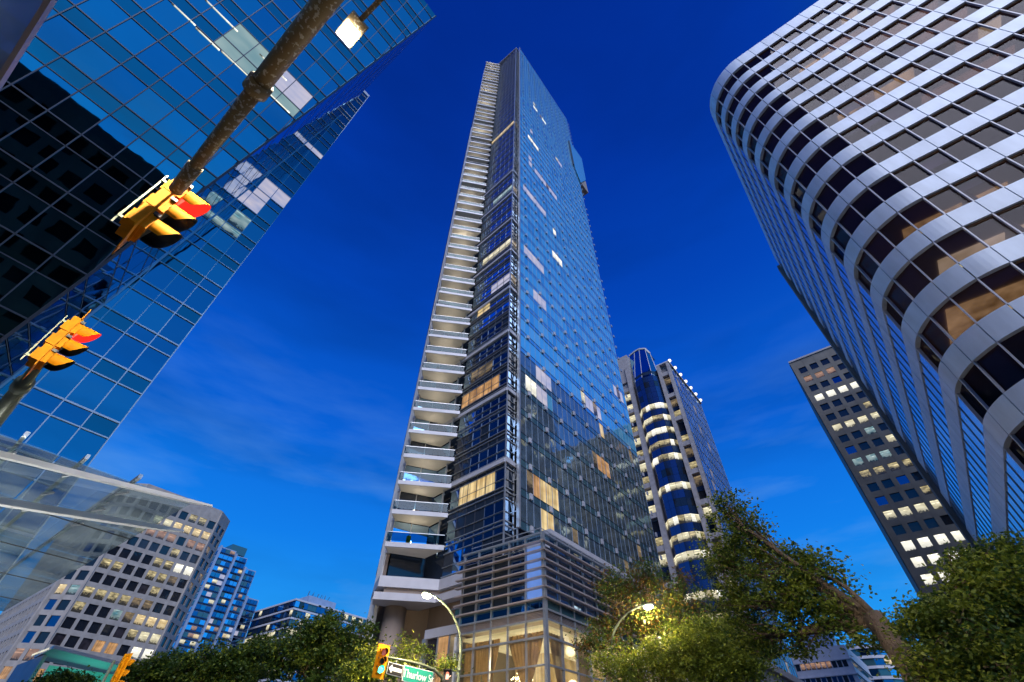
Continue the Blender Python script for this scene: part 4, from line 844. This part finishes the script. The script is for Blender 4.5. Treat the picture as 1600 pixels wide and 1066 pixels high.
for k in range(14):
    z = 46-3.4*k; prism('balcony_band', 'pale_stone', [(-24+(x+24)*1.05, 271+(y-271)*1.05) for x, y in arc], z-.5, z+.45, CC)
    for j in range(8):
        a, b_ = Vector(arc[j+1]+(0,)), Vector(arc[j+2]+(0,)) if j+2 < len(arc) else Vector(arc[-1]+(0,)); d = b_-a
        if d.length < .1: continue
        l = d.length; d.normalize(); nn = Vector((d.y, -d.x, 0)); nn = nn if nn.y < 0 else -nn
        K.add('window', 'lit_warm' if random.random() < .06 else random.choice(['west_glass', 'teal_glass', 'blue_window']), BM(a, d, UZ, nn, l/2, z-1.7, .08, l-.4, 2.0, .05))
K.flush()
# ------------------------------------------------------------------ green-lit entrance roof, lower left
GR = thing('entrance_roof', 'slanted white entrance roof glowing green underneath in front of the concrete office', 'awning', (-80, 19, 0))
link_mesh('roof_sheet', [(-74, 14.6, 12.3), (-74, 23.6, 11.6), (-82, 25, 11.6), (-82, 15, 12.3), (-74, 14.6, 12.0), (-74, 23.6, 11.3), (-82, 25, 11.3), (-82, 15, 12.0)], [(0, 1, 2, 3), (7, 6, 5, 4), (0, 4, 5, 1), (1, 5, 6, 2), (2, 6, 7, 3), (3, 7, 4, 0)], 'fascia', GR)
K = Kit(GR); K.ab('glass_wall', 'green_glow', -79, -78.8, 16.2, 24, 0, 11.2); K.ab('side_wall', 'pale_stone', -88, -78, 15.0, 15.3, 0, 11.9)
for i in range(10): K.ab('edge_light', 'lit_pale', -75.5-i*.6, -75.25-i*.6, 14.5, 14.56, 11.9, 12.2)
K.ab('post', 'fascia', -79.6, -79.2, 15.2, 15.6, 0, 12); K.flush()
lamp('green_lamp', (-76.5, 19.5, 8), 300, (.1, 1, .7), .3)
# ------------------------------------------------------------------ glass canopy, lower left
CA = thing('glass_canopy', 'see-through glass street canopy on white tapered beams, lower left, mirroring the road', 'canopy', (-28, -4, 0)); K = Kit(CA)
zc = 8.4; ys = [4.75-1.9*i for i in range(10)]; xs = [-17.6-4.4*i for i in range(6)]
for i in range(len(xs)-1):
    for j in range(len(ys)-1):
        K.add('glass_pane', 'canopy_glass', BM(((xs[i]+xs[i+1])/2, (ys[j]+ys[j+1])/2, zc), Vector((1, 0, 0)), Vector((0, 1, 0)), UZ, 0, 0, 0, 4.36, 1.86, .03, .002))
for y in (2.95, 1.48, -.02, -1.9, -3.8, -5.7): K.bar('purlin', 'aluminium', (-17.3, y, zc+.12), (-39.6, y, zc+.12), .10, .14)
for x in xs[1:]: K.bar('cross_rod', 'shade_metal', (x, 4.6, zc-.2), (x, -12, zc-.2), .03)
for y in (2.95, 1.48, -.02, -1.9): 
    for x in (-18.4, -20.4, -22.4): K.bar('fitting', 'aluminium', (x-.25, y-.1, zc-.12), (x+.25, y+.1, zc-.12), .06)
K.flush()
def blade(pts, w0, w1, h0, h1, z):
    a, b_ = Vector(pts[0]), Vector(pts[1]); d = (b_-a); l = d.length; d.normalize(); s_ = d.cross(UZ)
    V = []; F = []
    prof = [(0, w0, h0), (.35, w0*.95, h0), (.75, (w0+w1)/2, (h0+h1)/2), (.95, w1, h1), (1, w1*.5, h1*.5)]
    for t_, w_, h_ in prof:
        c = a+d*l*t_; V += [c-s_*w_/2-UZ*h_, c+s_*w_/2-UZ*h_, c+s_*w_/2*1.2, c-s_*w_/2*1.2]
    for i in range(len(prof)-1):
        for q in range(4): F.append((i*4+q, i*4+(q+1) % 4, i*4+4+(q+1) % 4, i*4+4+q))
    F += [(3, 2, 1, 0), tuple(len(V)-4+q for q in range(4))]
    link_mesh('tapered_beam', V, F, 'white_paint', CA)
blade([(-20.8, -9, 8.2), (-16.65, 5.1, 8.2)], .18, .12, .18, .10, 8.2); blade([(-24.0, -6, 7.9), (-18.9, 5.3, 8.0)], .24, .18, .24, .12, 8)
for p_ in ((-22.5, -4.4), (-28, -5)): tube('column', 'white_paint', [(p_[0], p_[1], 0), (p_[0], p_[1], 7.6)], [.3, .16], CA, 12)
for (ux_, uy_) in ((-22.8, 1.2), (-30, 0.5)):  # two added ground lights, there only to brighten the canopy
    ul_ = thing('canopy_fill_light', 'ground floodlight added to brighten the glass canopy, '+('nearer the kerb' if ux_ > -25 else 'nearer the building'), 'fill_light', (ux_, uy_, 0)); K = Kit(ul_)
    K.ab('housing', 'black_paint', ux_-.2, ux_+.2, uy_-.15, uy_+.15, .05, .3); K.ab('lens', 'led_glow', ux_-.16, ux_+.16, uy_-.11, uy_+.11, .3, .32); K.flush()
    lamp('fill_light', (ux_, uy_, .4), 1500, (.95, .97, .88), .12, spot=130, up=True)
# frosted shelter pane overhead at the top left
SH = thing('shelter_roof_pane', 'pale frosted glass roof pane at the extreme top left corner with a bolt on its edge', 'glass pane', (-1.9, -1.4, 3.2)); thin('frosted', (.35, .45, .6), .2, base=.05, milk=.55)
g0 = Vector((-1.20, -.67, 3.2)); g1 = Vector((-1.57, -.70, 3.2)); dd_ = (g1-g0).normalized(); pp = Vector((dd_.y, -dd_.x, 0)); pp = pp if pp.y < 0 else -pp
def quad3(a, b_, c, d, th_, name, mn, par):
    V = [a, b_, c, d]+[v-UZ*th_ for v in (a, b_, c, d)]; link_mesh(name, V, [(0, 1, 2, 3), (7, 6, 5, 4), (0, 4, 5, 1), (1, 5, 6, 2), (2, 6, 7, 3), (3, 7, 4, 0)], mn, par)
a = g0-dd_*1.5; b_ = g1+dd_*1.5; quad3(a, b_, b_+pp*1.1, a+pp*1.1, .012, 'pane', 'frosted', SH); quad3(a-pp*.012, b_-pp*.012, b_, a, .03, 'edge_trim', 'louvre_metal', SH)
# ------------------------------------------------------------------ traffic signals
def disc(c, n_, r_, seg=16, dome=.0):
    c = Vector(c); n_ = Vector(n_).normalized(); a = n_.cross(UZ).normalized(); b__ = n_.cross(a); V = [c+n_*dome]; 
    for k in range(seg): V.append(c+a*math.cos(2*math.pi*k/seg)*r_+b__*math.sin(2*math.pi*k/seg)*r_)
    return V, [(0, 1+k, 1+(k+1) % seg) for k in range(seg)]
def signal(center, facing, label, lens, group, plate=True, h=1.05, w=.34, tilt=0, visor=.28, pm='yellow_paint'):
    c = Vector(center); f = Vector(facing).normalized(); s_ = f.cross(UZ).normalized(); up = UZ.copy()
    if tilt: up = (Matrix.Rotation(tilt, 3, f) @ up); s_ = (Matrix.Rotation(tilt, 3, f) @ s_)
    t_ = thing('traffic_light', label, 'traffic light', tuple(c), group); k_ = Kit(t_); hh = h/3
    for i, nm in enumerate(('red', 'amber', 'green')):
        cc = c + up*(hh*(1-i)); k_.add('housing_section', pm, BM(cc, s_, up, f, 0, 0, -.07, w-.02, hh-.015, .14))
        k_.add('housing_door', pm, BM(cc, s_, up, f, 0, 0, .02, w-.05, hh-.05, .05))
        for sx_ in (-1, 1): k_.add('hinge', 'shade_metal', BM(cc, s_, up, f, sx_*(w/2-.01), hh*.3, .02, .03, .05, .07))
        k_.bar('rear_rib', pm, cc-f*.15-up*hh*.3, cc-f*.15+up*hh*.3, .12, .05)
    if plate: 
        k_.add('backplate', pm, BM(c, s_, up, f, 0, 0, -.03, w+.26, h+.30, .012))
    k_.bar('bracket_arm', 'pole_green', c-f*.22-up*(h/2+.02), c-f*.22+up*(h/2+.02), .02); k_.bar('bracket_tie', 'pole_green', c-f*.23+up*h*.4, c-f*.1+up*h*.4, .04); k_.bar('bracket_tie', 'pole_green', c-f*.23-up*h*.4, c-f*.1-up*h*.4, .04)
    k_.flush()
    for i in range(3):
        cc = c + up*(hh*(1-i)) + f*.05; r_ = hh*.40
        V, F = disc(cc+f*.005, f, r_-.01, 18, .03); on = lens == i
        o = link_mesh('lens', V, F, ('red_lens', 'yellow_paint', 'green_lens')[i] if on else ('dim_red_lens' if i == 0 else 'black_paint'), t_); o['label'] = ('red', 'amber', 'green')[i]+(' lens lit' if on else ' lens unlit')
        # cutaway visor: outer shell in paint, inner shell black, or glowing where lens light is put in
        for r2, mn in ((r_+.012, pm), (r_+.004, 'black_paint' if not on else ('visor_'+('red', 'amber', 'green')[i]))):
            V = []; F = []; sg = 20; a0, a1 = math.radians(-42), math.radians(222)
            for q in range(sg+1):
                an = a0+(a1-a0)*q/sg; d = s_*math.cos(an)+up*math.sin(an)
                ln = visor*(.28+.72*max(0, (math.sin(an)+.75)/1.75)**.6)
                V += [cc+d*r2, cc+d*r2*1.02+f*ln]
            for q in range(sg): F.append((q*2, q*2+1, q*2+3, q*2+2))
            link_mesh('visor' if mn == pm else 'visor_lining', V, F, mn, t_, smooth=True)
    return t_
mat('visor_red', (.75, .05, .03), .4, emit=(1, .05, .03), es=.55); mat('visor_green', (.05, .6, .42), .4, emit=(.05, .9, .6), es=.4); mat('visor_amber', (.6, .4, .05), .4)  # light of a lit lens on its visor, put in as colour and emission
KS = 1.0
def sc(p, k=KS): return (p[0]*k, p[1]*k, 1.6+(p[2]-1.6)*k)
s1c = sc((-4.93, -.52, 6.40)); s2c = sc((-9.35, -.52, 6.85))
signal(s1c, (0, 1, 0), 'large yellow traffic light glowing red, hung at the tip of the peeling overhead pole', 0, 'yellow traffic lights overhead')
signal(s2c, (0, 1, 0), 'smaller yellow traffic light glowing red at far left above the glass canopy', 0, 'yellow traffic lights overhead', h=1.0)
MA_ = thing('signal_mast', 'peeling brown steel mast arm reaching across the top left with a collar', 'signal pole', (1.9, -.37, 0))
ya = -.54; za_ = 6.5
ar_ = tube('arm', 'worn_pole', [(1.9, ya, za_-.3), (0, ya, za_-.05), (-1.7, ya, za_), (-2.86, ya, za_)], [.125, .112, .098, .090], MA_, 20)
tube('arm_tip', 'worn_pole', [(-2.86, ya, za_), (-4.5, ya, za_)], [.078, .062], MA_, 18)
tube('collar', 'worn_pole', [(-2.78, ya, za_), (-2.92, ya, za_)], [.118, .118], ar_, 20); tube('clamp', 'worn_pole', [(-4.15, ya, za_), (-4.6, ya, za_-.03)], [.082, .07], MA_, 14)
tube('pole', 'worn_pole', [(1.9, ya, 0), (1.9, ya, 10.2)], [.16, .10], MA_, 20); tube('lamp_arm', 'pole_green', [(1.9, ya, 10.0), (.2, -.42, 9.75), (-2.1, -.43, 9.68)], [.05, .045, .04], MA_, 12)
M2_ = thing('signal_mast', 'short greenish mast arm at the left edge carrying the smaller red traffic light', 'signal pole', (-21.5, -.54, 0)); z2_ = za_
ar_ = tube('arm', 'pole_green', [(-21.5, ya, z2_-.3), (-11.5, ya, z2_-.02), (-9.6, ya, z2_+.0)], [.2, .13, .07], M2_, 16); tube('pole', 'pole_green', [(-21.5, ya, 0), (-21.5, ya, z2_)], [.25, .2], M2_, 16); tube('collar', 'pole_green', [(-10.3, ya, z2_), (-10.6, ya, z2_)], [.13, .135], ar_, 14)
LH = thing('led_street_lamp', 'square white LED street lamp head shining beside the overhead mast arm', 'street lamp', (-2.9, -.43, 9.6)); K = Kit(LH)
d = ray(545, 52); lc = CP + d*((9.6-1.6)/d.z); K.ab('housing', 'worn_pole', lc.x-.16, lc.x+.26, lc.y-.14, lc.y+.14, lc.z+.02, lc.z+.10); K.ab('led_panel', 'led_glow', lc.x-.14, lc.x+.12, lc.y-.12, lc.y+.12, lc.z-.01, lc.z+.018); K.bar('neck', 'worn_pole', (lc.x+.2, lc.y, lc.z+.07), (lc.x+.85, lc.y+.03, lc.z+.07), .07); K.flush()
LH.location = (0, 0, 0) if 0 else LH.location
ll = lamp('led_lamp_light', (lc.x, lc.y, lc.z-.03), 5200, (1, .88, .66), .12, spot=178)
# low signal with signs
xs_ = -20.2; sig3 = signal((xs_+.0, 15.95, 5.86), (1, -.25, 0), 'yellow traffic light glowing green beside the street name sign', 2, 'street corner signals', plate=True, h=1.0, tilt=math.radians(-2), visor=.2)
AR = thing('signal_pole', 'curved grey-green signal arm carrying the one-way and street name signs', 'signal pole', (-19.6, 20.4, 0))
def on_plane_x(px, py, x): d = ray(px, py); return CP + d*((x-CP.x)/d.x)
ap = [on_plane_x(*q_, -20.2) for q_ in ((600, 1026), (640, 1034), (660, 1039), (678, 1046), (690, 1058), (699, 1080))]
tube('arm', 'pole_green', ap+[Vector((-20.2, ap[-1].y+.25, ap[-1].z-1.5)), Vector((-20.2, ap[-1].y+.3, 0))], [.045, .055, .06, .07, .08, .085, .09, .11], AR, 12)
def text(s_, size, mn, Mx, parent, name='lettering'):
    cu = bpy.data.curves.new('t', 'FONT'); cu.body = s_; cu.size = size; cu.extrude = .003; cu.align_x = 'CENTER'; cu.align_y = 'CENTER'; cu.offset = .004
    ob = bpy.data.objects.new('t', cu); COL.objects.link(ob); bpy.context.view_layer.update()
    me = bpy.data.meshes.new_from_object(ob.evaluated_get(bpy.context.evaluated_depsgraph_get())); bpy.data.objects.remove(ob); me.materials.clear(); me.materials.append(M[mn]); return place(me, name, Mx, parent)
def on_plane_x(px, py, x): d = ray(px, py); return CP + d*((x-CP.x)/d.x)
fs = Vector((1, 0, 0)); us_ = Vector((0, 1, 0))
a = on_plane_x(630.5, 1051.5, xs_+.12); b_ = on_plane_x(675, 1062, xs_+.12); c = (a+b_)/2
SG = thing('street_name_sign', 'green street name sign reading Thurlow St hung from the curved arm', 'street sign', tuple(c)); K = Kit(SG); dy = (b_-a); Wd = dy.length; ud = dy.normalized(); vu = fs.cross(ud).normalized(); vu = vu if vu.z > 0 else -vu
Hs = Wd*.30; K.add('border', 'sign_white', BM(c, ud, vu, fs, 0, 0, 0, Wd+.06, Hs+.06, .02)); K.add('panel', 'sign_green', BM(c, ud, vu, fs, 0, 0, .012, Wd, Hs, .015)); K.bar('hanger', 'aluminium', c+vu*Hs*.5, c+vu*(Hs*.5+.16), .04); K.flush()
Mx = Matrix(((ud.x, vu.x, fs.x, c.x+.025), (ud.y, vu.y, fs.y, c.y), (ud.z, vu.z, fs.z, c.z-.01), (0, 0, 0, 1))); text('Thurlow St', .235*Wd, 'sign_white', Mx, SG)
a = on_plane_x(606, 1043.5, xs_+.12); b_ = on_plane_x(628, 1049.5, xs_+.12); c = (a+b_)/2
OW = thing('one_way_sign', 'black one-way sign with a white arrow pointing left', 'street sign', tuple(c)); K = Kit(OW); dy = b_-a; Wd = dy.length; ud = dy.normalized(); vu = fs.cross(ud).normalized(); vu = vu if vu.z > 0 else -vu
Hs = Wd*.48; K.add('border', 'sign_white', BM(c, ud, vu, fs, 0, 0, 0, Wd+.05, Hs+.05, .02)); K.add('panel', 'black_paint', BM(c, ud, vu, fs, 0, 0, .012, Wd, Hs, .015)); K.bar('hanger', 'aluminium', c+vu*Hs*.5, c+vu*(Hs*.5+.16), .04); K.flush()
arw = [(-.46, 0), (-.24, .40), (-.24, .17), (.44, .17), (.44, -.17), (-.24, -.17), (-.24, -.40)]
V = [c+fs*.024+ud*(x*Wd)+vu*(y*Hs) for x, y in arw]; V += [v+fs*.004 for v in V]
link_mesh('arrow', V, [(0, 1, 2, 5, 6), (2, 3, 4, 5), (7+0, 7+1, 7+2, 7+5, 7+6), (7+2, 7+3, 7+4, 7+5)], 'sign_white', OW)
# pedestrian head with hand
d = ray(699, 1056); pc = CP + d*(19.6/d.y)
PH_ = thing('pedestrian_signal', 'dark pedestrian signal box showing an orange raised hand at the lamp pole', 'pedestrian signal', tuple(pc)); K = Kit(PH_); fp_ = Vector((.55, -.84, 0)).normalized(); sp_ = fp_.cross(UZ).normalized(); sp_ = -sp_ if sp_.dot(CR) < 0 else sp_
K.add('housing', 'black_paint', BM(pc, sp_, UZ, fp_, 0, 0, -.08, .42, .46, .16)); K.add('hood', 'black_paint', BM(pc, sp_, UZ, fp_, 0, .24, .06, .44, .03, .2)); K.add('hand_palm', 'amber_hand', BM(pc, sp_, UZ, fp_, 0, -.07, .01, .15, .15, .01))
for i, (dx, h_) in enumerate(((-.06, .13), (-.02, .16), (.02, .155), (.06, .12))): K.add('hand_finger', 'amber_hand', BM(pc, sp_, UZ, fp_, dx, .0+h_/2, .01, .03, h_, .01))
K.add('hand_thumb', 'amber_hand', BM(pc, (sp_+UZ*.7).normalized(), (UZ-sp_*.7).normalized(), fp_, .10, -.1, .01, .1, .035, .01)); K.flush()
# small signal seen from behind, lower left
d = ray(187, 1052); q = CP + d*(30/math.hypot(d.x, d.y)); signal(tuple(q), (-.2, .95, 0), 'tilted yellow traffic light seen from below near the green-lit entrance roof', 1 if 0 else 5, 'street corner signals', h=1.15, plate=True)
pt = thing('signal_pole', 'thin pole under the tilted yellow light at lower left', 'signal pole', (q.x, q.y-.45, 0)); tube('pole', 'pole_green', [(q.x, q.y-.45, 0), (q.x, q.y-.45, q.z+.4)], [.08, .06], pt, 10)
# ------------------------------------------------------------------ arched street lamps
def street_lamp(px, py, lx, ly, lz, label, e=700):
    t_ = thing('street_lamp', label, 'street lamp', (px, py, 0), 'arched street lamps by the podium'); P0 = Vector((px, py, 0)); Lp = Vector((lx, ly, lz)); d = Lp-P0; h = lz-1.9
    pts = [(px, py, 0), (px, py, 1.2), (px, py, h)]; rad = [.13, .09, .07]
    for k in range(1, 9):
        a_ = k/8*math.pi/2; pts.append((px+(lx-px)*(1-math.cos(a_)), py+(ly-py)*(1-math.cos(a_)), h+(lz+.12-h)*math.sin(a_))); rad.append(.07-.003*k)
    po_ = tube('pole', 'pole_green', pts, rad, t_, 12); tube('collar', 'pole_green', [(px, py, h-.9), (px, py, h-.75)], [.1, .1], po_, 12)
    u_ = Vector((lx-px, ly-py, 0)).normalized(); V, F = sphere_data((0, 0, 0), 1, 14, 8); V = [Lp+Vector((0, 0, .07))+u_*(v.x*.32)+u_.cross(UZ)*(v.y*.15)+UZ*(v.z*.10 if v.z > 0 else v.z*.03) for v in V]; hd_ = link_mesh('lamp_head', V, F, 'pole_green', t_, smooth=True)
    V, F = sphere_data((0, 0, 0), 1, 14, 8); V = [Lp+u_*(v.x*.27)+u_.cross(UZ)*(v.y*.17)+UZ*(v.z*.11-.03) for v in V]; link_mesh('lamp_glass', V, F, 'lamp_glow', hd_, smooth=True)
    lamp('street_lamp_light', (lx, ly, lz-.22), e, (1, .80, .50), .12)
street_lamp(-19.0, 19.9, -19.0, 17.1, 8.67, 'arched street lamp shining in front of the brown wall left of the podium', 3200)
street_lamp(-13.7, 26.0, -11.1, 26.0, 8.87, 'arched street lamp shining among the leaves right of the podium', 950)
# ------------------------------------------------------------------ trees
def tree(name, label, base, blobs, nclump, nleaf, leaf, mats, bark='bark', trunk=None, rt=.2, seed=1, group='street trees'):
    r_ = np.random.default_rng(seed); base = Vector(base); t_ = thing(name, label, 'tree', tuple(base), group)
    B = []
    for (px, py, dist, rp) in blobs:
        d = ray(px, py); c = CP + d*dist; dep = (c-CP).dot(CW); B.append((np.array(c), rp/FPX*dep))
    wts = np.array([b[1]**2.2 for b in B]); wts /= wts.sum()
    idx = r_.choice(len(B), nclump, p=wts)
    v = r_.normal(size=(nclump, 3)); v /= np.linalg.norm(v, axis=1)[:, None]; rad = r_.random(nclump)**.5*(1+.28*(r_.random(nclump) < .3))
    cc = np.array([B[i][0] for i in idx]) + v*rad[:, None]*np.array([B[i][1] for i in idx])[:, None]*np.array([1, 1, .85])
    # trunk and limbs
    tp = [np.array(p_) for p_ in trunk] if trunk else [np.array(base), np.array(base)+np.array([0, 0, 3.0])]
    fork = tp[-1]; V, F = tube_data([tuple(p_) for p_ in tp], [rt*(1-.35*i/len(tp)) for i in range(len(tp))], 12); parts = [(V, F)]
    link_mesh('trunk', V, F, bark, t_, smooth=True)
    limbs = []; lm = []
    for c, rr in B:
        mid = fork+(c-fork)*.5+r_.normal(size=3)*rr*.18; end = c+(c-fork)/np.linalg.norm(c-fork)*rr*.35
        lm.append((fork, mid, end)); limbs.append(tube_data([tuple(fork), tuple(fork+(mid-fork)*.5+r_.normal(size=3)*.08), tuple(mid), tuple(end)], [rt*.42, rt*.28, rt*.16, rt*.05], 7))
    tw = []
    sub = r_.choice(nclump, min(nclump, 260), replace=False)
    for i in sub:
        f0, m0, e0 = lm[idx[i]]; s0 = m0+(e0-m0)*r_.random(); m1 = (s0+cc[i])/2+r_.normal(size=3)*.1
        tw.append(tube_data([tuple(s0), tuple(m1), tuple(cc[i])], [rt*.09+.006, rt*.06+.004, .004], 4, False))
    V, F = merge(limbs); link_mesh('limbs', V, F, bark, t_, smooth=True)
    V, F = merge(tw); tg = link_mesh('twigs', V, F, bark, t_); tg['kind'] = 'stuff'
    # leaves in clumps
    n_ = nclump*nleaf; cr = .19 if leaf < .12 else .34
    pos = np.repeat(cc, nleaf, axis=0) + r_.normal(size=(n_, 3))*np.array([cr, cr, cr*.55])*(np.repeat(r_.random(nclump)*.7+.6, nleaf)[:, None])
    ax = r_.normal(size=(n_, 3))*np.array([1, 1, .55]); ax[:, 2] -= .15; ax /= np.linalg.norm(ax, axis=1)[:, None]
    nr_ = r_.normal(size=(n_, 3))*.6; nr_[:, 2] += .9; si = np.cross(ax, nr_); si /= np.linalg.norm(si, axis=1)[:, None]
    nn = np.cross(si, ax)
    L_ = leaf*(.65+.7*r_.random(n_))[:, None]; W_ = L_*.62
    V = np.empty((n_*5, 3)); V[0::5] = pos; V[1::5] = pos+ax*L_*.45+si*W_*.5-nn*L_*.10; V[2::5] = pos+ax*L_*.45-si*W_*.5-nn*L_*.10; V[3::5] = pos+ax*L_-nn*L_*.16; V[4::5] = pos+ax*L_*.45
    V = V-np.array(base); k = np.arange(n_)*5
    tri = np.stack([np.stack([k, k+1, k+4], 1), np.stack([k, k+4, k+2], 1), np.stack([k+1, k+3, k+4], 1), np.stack([k+4, k+3, k+2], 1)], 1).reshape(-1, 3)
    me = bpy.data.meshes.new('crown'); me.vertices.add(len(V)); me.vertices.foreach_set('co', V.ravel()); me.loops.add(len(tri)*3); me.loops.foreach_set('vertex_index', tri.ravel())
    me.polygons.add(len(tri)); me.polygons.foreach_set('loop_start', np.arange(len(tri))*3); me.polygons.foreach_set('loop_total', np.full(len(tri), 3))
    for mn in mats: me.materials.append(M[mn])
    cm = r_.integers(0, len(mats), nclump); lmix = np.where(r_.random(n_) < .7, np.repeat(cm, nleaf), r_.integers(0, len(mats), n_))
    me.polygons.foreach_set('material_index', np.repeat(lmix, 4).astype(np.int32)); me.update(); me.validate()
    o = bpy.data.objects.new('crown', me); COL.objects.link(o); o.parent = t_
    return t_
def at(px, py, dist): d = ray(px, py); return tuple(CP + d*dist)
tr1 = [at(1475, 1110, 13.0), at(1435, 1058, 13.2), at(1400, 1010, 13.6), at(1365, 965, 14.0)]
b1 = tr1[0]; tree('leaning_street_tree', 'large leaning street tree with reddish trunk spreading leftwards at lower right', (b1[0]+.3, b1[1]-.3, 0),
     [(1150, 822, 16, 42), (1135, 880, 16, 40), (1190, 870, 15.5, 50), (1160, 940, 16, 45), (1225, 925, 15, 50), (1262, 880, 15, 36), (1290, 945, 14.5, 45), (1240, 990, 15, 40), (1335, 985, 14, 34), (1180, 1000, 15.5, 38), (1390, 1000, 14, 26), (1130, 800, 16, 26),],
     330, 72, .09, ['leaf', 'leaf_yellow', 'leaf', 'leaf', 'leaf_dark'], trunk=[(b1[0]+.3, b1[1]-.3, 0)]+tr1, rt=.30, seed=3)
b2 = at(1465, 1105, 11.5)
tree('broad_street_tree', 'broad green street tree in front of the silver tower base at the right edge', (b2[0]+.2, b2[1], 0),
     [(1560, 885, 13, 36), (1520, 940, 12.5, 50), (1590, 930, 12.5, 50), (1465, 985, 12.5, 45), (1545, 1000, 12, 60), (1480, 1045, 12, 45), (1590, 1050, 11.5, 55), (1530, 1070, 12, 50), (1510, 880, 13, 24), (1590, 860, 13, 22)],
     300, 110, .08, ['leaf', 'leaf', 'leaf_yellow', 'leaf_dark'], trunk=[(b2[0]+.2, b2[1], 0), b2, at(1472, 1040, 12)], rt=.24, seed=5)
tree('street_tree', 'street tree with sparse dark upper crown behind the shining lamp by the podium', (-13.6, 30.5, 0), [(965, 925, 31, 32), (1010, 905, 31, 26), (1055, 925, 31, 34), (1090, 960, 31, 36), (1010, 965, 31, 34), (950, 975, 31, 26), (1060, 990, 31, 36), (925, 1010, 30, 22), (975, 1020, 30, 26)],
     330, 60, .14, ['leaf_dark', 'leaf', 'leaf_rust', 'leaf_dark'], trunk=[(-13.6, 30.5, 0), (-13.4, 30.5, 4)], rt=.2, seed=7)
tree('street_tree', 'bright lamp-lit street tree just right of the arched lamp, low in the picture', (-10.6, 28.5, 0), [(1090, 1010, 28, 42), (1140, 1000, 28, 40), (1040, 1035, 28, 36), (1110, 1050, 28, 44), (1165, 1045, 28, 36), (985, 1045, 28, 30), (1180, 1010, 28, 22), (935, 1035, 28, 20)],
     400, 70, .13, ['leaf', 'leaf_yellow', 'leaf', 'leaf'], trunk=[(-10.6, 28.5, 0), (-10.6, 28.5, 3.5)], rt=.18, seed=8)
def ltree(lb, cx, base, blobs, seed, nc=300): tree('street_tree', lb, base, blobs, nc, 60, .22, ['leaf_dark', 'leaf_dark', 'leaf'], trunk=[base, (base[0], base[1], 4.5)], rt=.25, seed=seed)
def gb(px, dist): d = ray(px, 1066); return ((CP+d*dist).x, (CP+d*dist).y, 0)
ltree('dark leafy tree left of the tower base, tallest of the dark row', 520, gb(500, 40), [(520, 1010, 40, 42), (470, 1000, 40, 36), (560, 995, 40, 26), (545, 1040, 40, 44), (480, 1050, 40, 40), (430, 1030, 40, 34), (505, 980, 40, 24)], 21)
ltree('dark leafy tree under the blue condominium tower', 400, gb(380, 44), [(390, 1035, 44, 34), (340, 1030, 44, 32), (300, 1042, 44, 30), (360, 1065, 44, 44), (410, 1010, 44, 18)], 22, 240)
ltree('dark leafy tree at the foot of the concrete office beside the green-lit roof', 250, gb(240, 48), [(255, 1045, 48, 30), (215, 1050, 48, 24), (285, 1060, 48, 30), (230, 1075, 48, 30)], 23, 180)
ltree('small dark tree at the bottom left in front of the slanted entrance roof', 100, gb(100, 55), [(100, 1062, 55, 18), (75, 1068, 55, 14), (128, 1072, 55, 16)], 24, 90)
tree('courtyard_tree', 'green lit small tree behind the green traffic light', gb(600, 29), [(570, 1040, 30, 24), (600, 1050, 29, 22), (625, 1020, 30, 11), (640, 1040, 30, 16), (655, 1015, 31, 7), (630, 1000, 31, 7), (700, 1040, 29, 10), (560, 1060, 30, 26)], 150, 55, .14, ['leaf', 'leaf_dark', 'leaf_yellow'], trunk=[gb(600, 29), gb(600, 29)[:2]+(3.5,)], rt=.12, seed=31)
